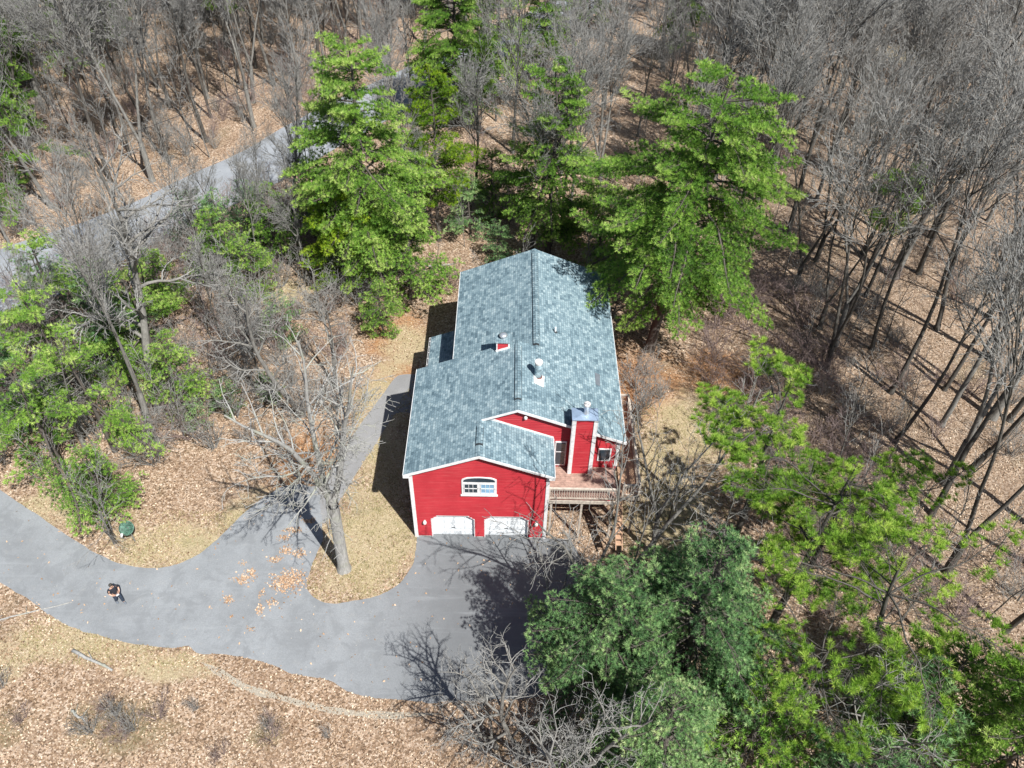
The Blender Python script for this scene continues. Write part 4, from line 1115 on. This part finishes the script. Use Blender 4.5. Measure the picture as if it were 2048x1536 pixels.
# left side
place_pine(PL, -19.6, 6.0, 0.2, 0.85, "loose bright pine left of the tall oak, above the driveway")
place_pine(PL, -22.6, 9.0, 1.6, 0.95, "bright pine at the left edge below the road")
place_pine(PS, -18.2, 1.3, 0.3, 0.85, "thin bright pine reaching down beside the satellite dish")
place_pine(PSD, -26.0, 7.8, 3.6, 1.3, "deep green pine at the left edge beside the bright pine")
place_pine(PL, -25.0, 14.6, 4.1, 0.9, "loose pine under the leaning oak limbs near the road")
place_pine(PS, -16.2, 9.6, 1.0, 0.9, "small bright pine hugging the lower trunk of the tall oak")
for i, (x, y, s, rz, v) in enumerate(((-20.0, 27.6, 0.95, 0.2, PSD), (-17.6, 26.8, 1.0, 1.2, PSD), (-15.4, 28.8, 1.0, 2.2, PSD), (-13.4, 26.2, 1.1, 3.0, PS), (-17.0, 23.6, 1.0, 4.0, PS), (-14.3, 21.6, 0.85, 5.0, PS),
                                      (-27.5, 18.0, 1.1, 1.0, PSD), (-23.4, 17.4, 1.1, 2.0, PSD), (-10.6, 30.5, 1.0, 3.0, PSD), (-20.6, 20.2, 0.8, 0.5, PS), (-11.0, 16.5, 0.75, 0.5, PSD), (-13.2, 9.6, 0.5, 0.5, PSD), (-14.8, 8.2, 0.45, 1.5, PSD), (-10.7, 10.8, 0.45, 2.5, PSD), (1.8, 30.5, 1.0, 1.1, PSD), (4.4, 26.5, 0.7, 2.1, PSD), (3.6, 33.0, 1.0, 2.6, PS))):
    place_pine(v, x, y, rz, s, "young pine in brush, " + spot(x, y), "young pines between road and house", kind="young_pine")
place_pine(PL, -21.4, 3.6, 2.6, 0.9, "bright pine at the left edge just above the driveway")
place_pine(PL, -18.6, 12.8, 5.2, 0.8, "loose bright pine behind the leaning oak trunk")
place_pine(PSD, -21.5, 13.6, 5.2, 1.4, "deep green pine in the shade left of the leaning oak")
for i, (x, y, s, rz, v) in enumerate(((-44, 40, 1.05, 2, PL), (-47, 46, 0.9, 1, PL), (-37, 33, 0.8, 2.4, PL), (-53, 57, 1.0, 4.4, PB), (-46, 66, 1.0, 5.4, PL), (-41, 58, 0.8, 5.0, PL), (-35, 78, 0.8, 2.0, PB), (-15, 88, 0.8, 1.0, PB), (-46, 52, 1.0, 0, PB), (-50, 60, 1.0, 1, PA), (-42, 44, 0.8, 2, PB), (-56, 66, 1.0, 3, PA), (-38, 37, 0.75, 4, PL), (-50, 50, 0.9, 5, PL), (-40, 66, 0.7, 1, PB), (-30, 74, 0.65, 2, PB), (-22, 82, 0.7, 3, PB), (-8, 80, 0.6, 3, PB), (-46, 72, 0.9, 2.5, PA))):
    place_pine(v, x, y, rz, s, "green pine beyond the road, " + spot(x, y), "pines in the wood beyond the road")
for i, (x, y, s, rz, v) in enumerate(((24, 66, 0.7, 0, PB), (33, 78, 0.8, 1, PB), (14, 72, 0.7, 2, PB), (50, 84, 0.7, 3, PB))):
    place_pine(v, x, y, rz, s, "far dull green pine, " + spot(x, y), "far pines in the top right wood")

# ------------------------------------------------------------ single bare trees
def bare_one(v, x, y, rz, sc, label, lean=(0, 0), sz=1.0, group=None, kind="bare_tree"):
    return place(kind, list(zip(("trunk", "crown"), v)), x, y, rz, sc, label, "bare tree", group, lean, sz=sz)
BIRCH = bare(71, 17.5, 0.29, dict(CFG_OAK, kids=[15, 13, 9, 4], t0=[0.08, 0.12, 0.12, 0.15], rat=[0.50, 0.42, 0.45, 0.5], rr=[0.33, 0.4, 0.45, 0.5], rmin=0.0115), (M_BARKL, M_BARKL), 3, 0.02, 0.36)
bare_one(BIRCH, -3.85, -2.3, 2.4, 1.12, "thick pale-barked bare tree on the grass island between driveway and garage", lean=(0.0, -0.09))
bare_one(FOREST[3], -17.4, 7.0, 0.6, 0.98, "tall forked grey oak rising from the leaves above the driveway bend"  )
bare_one(OAKS[1], -17.9, 10.6, 2.6, 1.1, "heavy leaning oak with broken dead limbs behind the forked oak", lean=(0.05, -0.16))
bare_one(OAKS[1], -8.4, 9.4, 4.0, 0.72, "pale bare tree with crossing limbs left of the walkway")
bare_one(OAKS[2], -6.6, 12.0, 1.0, 0.8, "slender bare tree nearest the walkway end, left of the entry roof")
bare_one(AIRY[0], 13.6, -1.0, 2.4, 0.95, "bare tree with pale branches right of the deck front", lean=(0, 0.02))
bare_one(AIRY[1], 12.0, -2.6, 3.4, 1.0, "bare tree leaning over the deck and the chimney", lean=(-0.05, -0.1))
bare_one(SAPS[1], 11.2, -3.6, 1.2, 1.15, "thin bare tree leaning left across the garage roof edge", lean=(-0.1, -0.42))
bare_one(SAPS[3], 12.4, -1.9, 2.2, 1.2, "thin bare tree rising in front of the deck railing", lean=(-0.1, -0.05))
bare_one(SAPS[0], 14.6, 0.8, 3.2, 1.1, "thin bare tree just right of the side deck")
bare_one(AIRY[0], 10.0, -5.4, 0.5, 1.05, "tall airy bare tree between the garage doors and the dense pines", lean=(-0.02, -0.16))
bare_one(OAKS[2], 7.9, -6.9, 5.2, 0.62, "low bare tree with long grey limbs sprawling over the driveway edge", lean=(-0.25, -0.6))
bare_one(OAKS[2], 10.6, -7.6, 3.3, 0.7, "grey limbs reaching low over the driveway from under the dense pines", lean=(-0.1, -0.72))
bare_one(OAKS[1], 6.4, -12.6, 4.3, 0.62, "bushy grey bare tree just below the driveway end", lean=(0.05, -0.1))
bare_one(OAKS[0], 7.6, -15.6, 4.3, 0.8, "bare tree rising from below the bottom edge at the driveway end", lean=(0.05, -0.15))
bare_one(OAKS[2], 16.4, -4.4, 0.9, 0.75, "bare grey tree between the dense pines and the pitch pine")
bare_one(OAKS[2], 20.6, -13.6, 0.9, 0.85, "bare grey tree at the bottom edge under the pitch pines")
bare_one(OAKS[2], 7.2, -12.2, 2.2, 0.72, "twiggy grey tree at the bottom edge beside the driveway end", lean=(0.1, -0.35))
bare_one(OAKS[2], 4.9, -12.0, 0.2, 0.6, "shorter twiggy grey tree at the bottom edge under the driveway tip", lean=(0.1, -0.2))
bare_one(OAKS[2], 9.6, -14.8, 1.2, 0.7, "twiggy grey tree cut by the bottom edge left of the deep green pines", lean=(0.1, -0.2))
bare_one(AIRY[0], -17.2, -0.8, 2.0, 0.62, "low many-stemmed bare tree leaning left beside the satellite dish", lean=(0.1, -0.45))
bare_one(AIRY[1], -23.6, -7.4, 2.0, 0.7, "bare tree at the left edge below the driveway throwing a branching shadow", lean=(0.0, 0.1))
bare_one(OAKS[2], -21.4, 6.0, 2.0, 0.75, "twiggy bare tree among the bright pines at the left edge")
bare_one(FOREST[5], 32.6, 4.6, 0.6, 1.05, "dark V-forked tree throwing a long straight shadow in the right wood", lean=(0, 0.05))
bare_one(FOREST[3], 29.2, 17.4, 1.6, 0.9, "dark multi-stemmed tree at the edge of the right wood near the big pine")
bare_one(FOREST[1], 36.6, 1.6, 2.6, 1.0, "dark tree at the right edge below the V-forked tree", lean=(0, 0.04))
bare_one(FOREST[0], 34.2, 9.6, 4.0, 1.0, "pair-trunked dark tree above the V-forked tree near the right edge")
bare_one(FOREST[5], 38.0, 10.4, 5.0, 1.0, "thick dark tree at the right edge above the V-forked tree")
bare_one(OAKS[0], 36.0, 25.5, 5.0, 1.25, "spreading pale-limbed oak fanning wide in the right wood", sz=1.1)

# ------------------------------------------------------------ woods
def seen(x, y, h, m_=25):
    """does any of a plant of height h here fall inside the photographed view"""
    for z in (0, h * 0.5, h * 0.85):
        a, b, w = pix(x, y, z)
        if w > 0 and -m_ < a < 2048 + m_ and -m_ < b < 1536 + m_: return True
    return False
def inview(x, y):
    a, b, w = pix(x, y)
    return -10 < a < 2058 and -10 < b < 1546
def dist_poly(x, y, pts):
    best = 1e9
    for (a, b), (c, d) in zip(pts[:-1], pts[1:]):
        t = max(0, min(1, ((x - a) * (c - a) + (y - b) * (d - b)) / ((c - a) ** 2 + (d - b) ** 2)))
        best = min(best, math.hypot(x - a - t * (c - a), y - b - t * (d - b)))
    return best
def side(x, y):   # >0 beyond the road
    best = 1e9; s = 0
    for (a, b), (c, d) in zip(RU[:-1], RU[1:]):
        t = max(0, min(1, ((x - a) * (c - a) + (y - b) * (d - b)) / ((c - a) ** 2 + (d - b) ** 2)))
        q = math.hypot(x - a - t * (c - a), y - b - t * (d - b))
        if q < best: best = q; s = (c - a) * (y - b) - (d - b) * (x - a)
    return s
def on_road(x, y):
    return (side(x, y) < 0 and dist_poly(x, y, RU) < 6.4 and dist_poly(x, y, RL) < 6.4) or dist_poly(x, y, RU) < 0.9 or dist_poly(x, y, RL) < 0.7
def scatter(n, box, spacing, ok, seed):
    r_ = random.Random(seed); pts = []; tries = 0
    while len(pts) < n and tries < n * 60:
        tries += 1
        x = r_.uniform(box[0], box[1]); y = r_.uniform(box[2], box[3])
        if on_road(x, y) or not ok(x, y): continue
        if any((x - a) ** 2 + (y - b) ** 2 < spacing ** 2 for a, b in pts): continue
        pts.append((x, y))
    return pts
def clear(x, y):   # house yard and driveway stay open
    return (-9.0 < x < 22 and -14 < y < 20.5) or (x < 22 and y < 4.5)
fr = random.Random(99)
def word(v):
    for i, f_ in enumerate(FOREST):
        if v is f_: return ("slim pale", "tall dark", "slim grey", "forked grey", "thin dark", "thick forked", "tall grey")[i]
    return "wide twiggy" if v[0] in [o_[0] for o_ in OAKS] else "straight dark"
cnt = 0
# beyond the road
for (x, y) in scatter(95, (-85, 20, 22, 100), 3.6, lambda x, y: side(x, y) > 0 and seen(x, y, 17), 1):
    v = fr.choice(FOREST); cnt += 1
    bare_one(v, x, y, fr.uniform(0, 6.28), fr.uniform(0.72, 1.08), word(v) + " tree beyond road, " + spot(x, y), (fr.gauss(0, .04), fr.gauss(0, .04)), group="bare trees beyond the road")
# right wood
for (x, y) in scatter(145, (22, 95, -12, 105), 3.9, lambda x, y: side(x, y) < 0 and (x > 26 or y > 24) and not (x < 30 and y < 14) and not (x < 44 and y < 34 and (math.floor(x * 3.1) + math.floor(y * 2.7)) % 3 == 0) and seen(x, y, 18), 2):
    v = fr.choice(TALL if x < 44 and y < 34 else FOREST); cnt += 1
    bare_one(v, x, y, fr.uniform(0, 6.28), fr.uniform(0.8, 1.12), word(v) + " tree, right wood, " + spot(x, y), (fr.gauss(0, .03), fr.gauss(0, .03)), group="bare trees of the right wood")
# behind the house
for (x, y) in scatter(30, (-14, 24, 27, 72), 3.6, lambda x, y: side(x, y) < 0 and seen(x, y, 15), 3):
    v = fr.choice(FOREST); cnt += 1
    bare_one(v, x, y, fr.uniform(0, 6.28), fr.uniform(0.6, 0.9), word(v) + " tree behind house, " + spot(x, y), (fr.gauss(0, .05), fr.gauss(0, .05)), group="bare trees behind the house")
# left, between the road and the driveway
for (x, y) in scatter(18, (-36, -8, 9, 34), 3.0, lambda x, y: side(x, y) < 0 and not clear(x, y) and seen(x, y, 12), 4):
    v = fr.choice([FOREST[2], FOREST[4], OAKS[2]]); cnt += 1
    bare_one(v, x, y, fr.uniform(0, 6.28), fr.uniform(0.5, 0.72), word(v) + " tree in brush, " + spot(x, y), (fr.gauss(0, .07), fr.gauss(0, .07)), group="bare trees left of the house")
# saplings
def sapling(x, y, lab, grp, s=(0.7, 1.15)):
    lab = lab + ", " + spot(x, y)
    place("sapling", list(zip(("trunk", "crown"), fr.choice(SAPS))), x, y, fr.uniform(0, 6.28), fr.uniform(*s), lab, "sapling", grp, (fr.gauss(0, .06), fr.gauss(0, .06)))
for (x, y) in scatter(125, (22, 70, -8, 80), 1.9, lambda x, y: side(x, y) < 0 and (x > 24 or y > 22) and inview(x, y), 5): sapling(x, y, "thin sapling, right wood", "saplings in the right wood")
for (x, y) in scatter(130, (-75, 10, 24, 88), 1.9, lambda x, y: side(x, y) > 0 and inview(x, y), 6): sapling(x, y, "thin sapling beyond road", "saplings beyond the road", (0.9, 1.6))
for (x, y) in scatter(85, (-34, 18, 5.5, 60), 1.5, lambda x, y: side(x, y) < 0 and not clear(x, y) and inview(x, y), 7): sapling(x, y, "thin sapling in brush", "saplings between road and house", (0.6, 1.0))
for (x, y) in ((-20.4, 1.9), (-21.6, 2.8), (-17.3, -0.4), (-17.6, -0.2), (-23.0, -5.0), (-24.6, -4.5)):
    sapling(x, y, "thin sapling on verge", "saplings on the driveway verge", (0.75, 0.95))
# shrubs
def shrub(x, y, lab, grp, s, vs_=None):
    me = fr.choice(vs_ or SHRUBS); lab = lab + ", " + spot(x, y)
    o = bpy.data.objects.new("bare_shrub", me); o.location = (x, y, gz(x, y)); o.rotation_euler = (0, 0, fr.uniform(0, 6.28)); k = fr.uniform(*s); o.scale = (k, k, k)
    link(o); tag(o, lab, "shrub", grp)
PUR = SHRUBS[:2]
for (x, y) in scatter(48, (18.5, 30, -5, 24), 1.35, lambda x, y: abs((x - 23.8) - (8 - y) * 0.12) < 4.6, 8): shrub(x, y, "purple shrub by right wood", "purple shrubs at the wood edge", (0.8, 1.3), PUR)
for (x, y) in scatter(105, (-32, -5.5, 4.5, 34), 1.35, lambda x, y: side(x, y) < 0 and not (x > -9 and y < 9) and seen(x, y, 2), 9): shrub(x, y, "tangled shrub left of house", "shrubs left of the house", (0.8, 1.5), SHRUBS[1:] )
for (x, y) in scatter(120, (-70, 10, 24, 85), 1.8, lambda x, y: side(x, y) > 0 and inview(x, y), 10): shrub(x, y, "bare shrub beyond the road", "shrubs beyond the road", (0.8, 1.3))
for (x, y) in scatter(40, (-6, 60, 20.5, 70), 2.2, lambda x, y: side(x, y) < 0 and seen(x, y, 2), 11): shrub(x, y, "bare shrub behind the house", "shrubs behind the house", (0.8, 1.3))
for (x, y) in ((13.9, 12.4), (14.6, 10.8), (13.6, 9.4), (15.6, 11.6), (14.9, 13.8)): shrub(x, y, "grey shrub by right eave", "shrubs beside the right eave", (0.9, 1.3), SHRUBS[2:])
for (x, y, s) in ((-13.6, -10.9, 0.7), (-12.6, -11.4, 0.8), (-14.6, -11.6, 0.75), (-6.2, -11.3, 0.45), (-19.8, -9.4, 0.6), (-9.9, -10.4, 0.4), (-21.4, -8.6, 0.7), (-3.2, -11.6, 0.4)):
    shrub(x, y, "low shrub below the driveway", "low shrubs below the driveway", (s, s + .1), SHRUBS[2:3])
for (x, y) in scatter(34, (26, 46, -10, 26), 2.0, lambda x, y: inview(x, y), 12): shrub(x, y, "thin grey shrub in right wood", "shrubs in the right wood", (0.6, 1.1))
for k, (x, y) in enumerate(((-12.9, -12.0), (-14.2, -10.4), (-11.6, -10.9), (-13.3, -11.6), (-5.8, -11.8), (-18.0, -11.0), (-20.6, -10.6), (-8.0, -12.6))):
    shrub(x, y, "low shrub below the driveway", "low shrubs below the driveway", (0.45, 0.65), SHRUBS[:1])
# logs
for (a, b, r1, lab) in (((-17.06, -7.49), (-14.6, -8.5), 0.10, "long pale fallen log on the leaves below the driveway"), ((-15.9, -10.6), (-15.0, -11.1), 0.08, "short pale log end lying nearest the bottom left corner"),
                        ((-22.4, -6.1), (-18.2, -4.6), 0.05, "pale fallen branch lying across the left verge of the driveway"), ((-1.6, 25.9), (0.7, 26.3), 0.07, "pale fallen log on the leaves behind the main roof")):
    mb = MB(); pa = Vector((*a, r1 * 0.8)); pb = Vector((*b, r1 * 0.7)); pts = [pa.lerp(pb, i / 6) + Vector((fr.gauss(0, .03), fr.gauss(0, .03), 0)) for i in range(7)]
    mb.tube(pts, [r1 * (1 - 0.07 * i) for i in range(7)], 8)
    for k in range(4):
        q = pts[k + 1]; mb.tube([q, q + Vector((fr.uniform(-.4, .4), fr.uniform(-.5, .5), 0.15))], [r1 * .35, 0.008], 5)
    tag(mb.build("fallen_log", M_BARKL, smooth=True), lab, "log")

# ------------------------------------------------------------ leaves and grass (stuff)
DR = [(p.x, p.y) for p in dl]
def inpoly(x, y, poly):
    c = False; j = len(poly) - 1
    for i in range(len(poly)):
        if (poly[i][1] > y) != (poly[j][1] > y) and x < (poly[j][0] - poly[i][0]) * (y - poly[i][1]) / (poly[j][1] - poly[i][1]) + poly[i][0]: c = not c
        j = i
    return c
def leafquads(r_, spots, size, tint_f):
    mb = MB()
    for (x, y, z) in spots:
        a = r_.uniform(0, 6.283); s = size * r_.uniform(0.6, 1.3); dx, dy = math.cos(a) * s, math.sin(a) * s
        t1, t2 = r_.uniform(-.5, .5) * s, r_.uniform(-.5, .5) * s
        zz = z + 0.012 + abs(t1) + abs(t2)
        mb.add([(x - dx, y - dy, zz - t1), (x + dy * .55, y - dx * .55, zz - t2 + .3 * s), (x + dx, y + dy, zz + t1), (x - dy * .55, y + dx * .55, zz + t2 + .2 * s)], [(0, 1, 2, 3)], tint_f(x, y))
    return mb
lr = random.Random(5)
spots = []
while len(spots) < 130000:
    y = -16 + 60 * lr.random() ** 1.6; x = lr.uniform(-30, 40)
    a, b, w = pix(x, y)
    if not (-20 < a < 2068 and -20 < b < 1560): continue
    if inpoly(x, y, DR) or (-0.1 < x < 7.5 and -0.1 < y < 7.6) or (2.0 < x < 11.5 and 2.4 < y < 17.2): continue
    if mnoise.noise(Vector((x * 0.5, y * 0.5, 2))) < lr.uniform(-0.8, 0.1) or on_road(x, y): continue
    g_ = (-6 < x < 0 and -5 < y < 15) or (12 < x < 19 and -8 < y < 12)
    if g_ and lr.random() < 0.8: continue
    if (-7 < x < -0.5 and 0.5 < y < 13.5) and abs((x + 6.2) * 10.2 - (y - 1.5) * 3.4) < 10: continue
    spots.append((x, y, gz(x, y)))
mb = leafquads(lr, spots, 0.055, lambda x, y: min(1, max(0, lr.gauss(0.55 + 0.25 * mnoise.noise(Vector((x * .3, y * .3, 4))), 0.27))))
tag(mb.build("leaf_litter", M_LITTER, tint=True), "tan and brown dead leaves strewn over the woodland floor", "leaf litter", kind="stuff")
# drifts of orange leaves on the asphalt
spots = []
for (px, py, rx, ry, n) in ((-6.9, -3.3, 0.75, 0.55, 420), (-6.5, -2.9, 0.45, 0.4, 160), (-9.3, -3.1, 0.5, 0.3, 110), (-8.9, -2.7, 0.3, 0.3, 60), (-7.3, -1.2, 0.35, 0.25, 90), (-7.9, -1.8, 0.4, 0.2, 60), (-6.5, -1.4, 0.3, 0.3, 70), (-7.2, 0.2, 0.5, 0.15, 80), (-7.6, -0.3, .3, .2, 40),
                         (-6.4, 0.9, 0.3, 0.15, 50), (-9.8, -4.4, 0.22, 0.2, 50), (-8.0, -4.9, 0.2, 0.3, 45), (-8.2, -6.1, 0.15, 0.12, 18), (-9.4, -5.4, 0.1, 0.1, 10), (-8.1, -4.0, 0.15, 0.25, 30), (-9.6, -2.1, .15, .15, 14), (-7.4, -4.5, .3, .2, 40)):
    for k in range(n): spots.append((px + lr.gauss(0, rx * .6), py + lr.gauss(0, ry * .6), 0.016))
for k in range(420):
    x = lr.uniform(-24, 8); y = lr.uniform(-9, 2.5)
    if inpoly(x, y, DR): spots.append((x, y, 0.016))
tag(leafquads(lr, spots, 0.062, lambda x, y: lr.random()).build("fallen_leaves", M_LITTERO, tint=True), "orange dead leaves drifted in patches on the driveway", "fallen leaves", kind="stuff")
# dry grass tufts on the lawn strips and verges
mb = MB(); n = 0
while n < 15000:
    x = lr.uniform(-24, 20); y = lr.uniform(-9, 15)
    ok = (-5.8 < x < -0.3 and -4.6 < y < 12) or (-18 < x < -9 and -2.6 < y < 1.5) or (11.5 < x < 19 and -6 < y < 11) or (-20 < x < -11 and -8.2 < y < -5.5)
    if not ok or inpoly(x, y, DR): continue
    if mnoise.noise(Vector((x * 0.6, y * 0.6, 9))) < lr.uniform(-0.6, 0.3): continue
    if (-7 < x < -0.5 and 0.5 < y < 13.5) and abs((x + 6.2) * 10.2 - (y - 1.5) * 3.4) < 10: continue
    n += 1; t = lr.random()
    for k in range(3):
        a = lr.uniform(0, 6.283); h_ = lr.uniform(0.05, 0.13); w_ = 0.012
        mb.add([(x - w_, y, 0), (x + w_, y + w_, 0), (x + math.cos(a) * h_, y + math.sin(a) * h_, h_)], [(0, 1, 2)], t)
tag(mb.build("dry_grass", M_GRASS, tint=True), "short dry yellow grass on the island and the verges", "grass", kind="stuff")
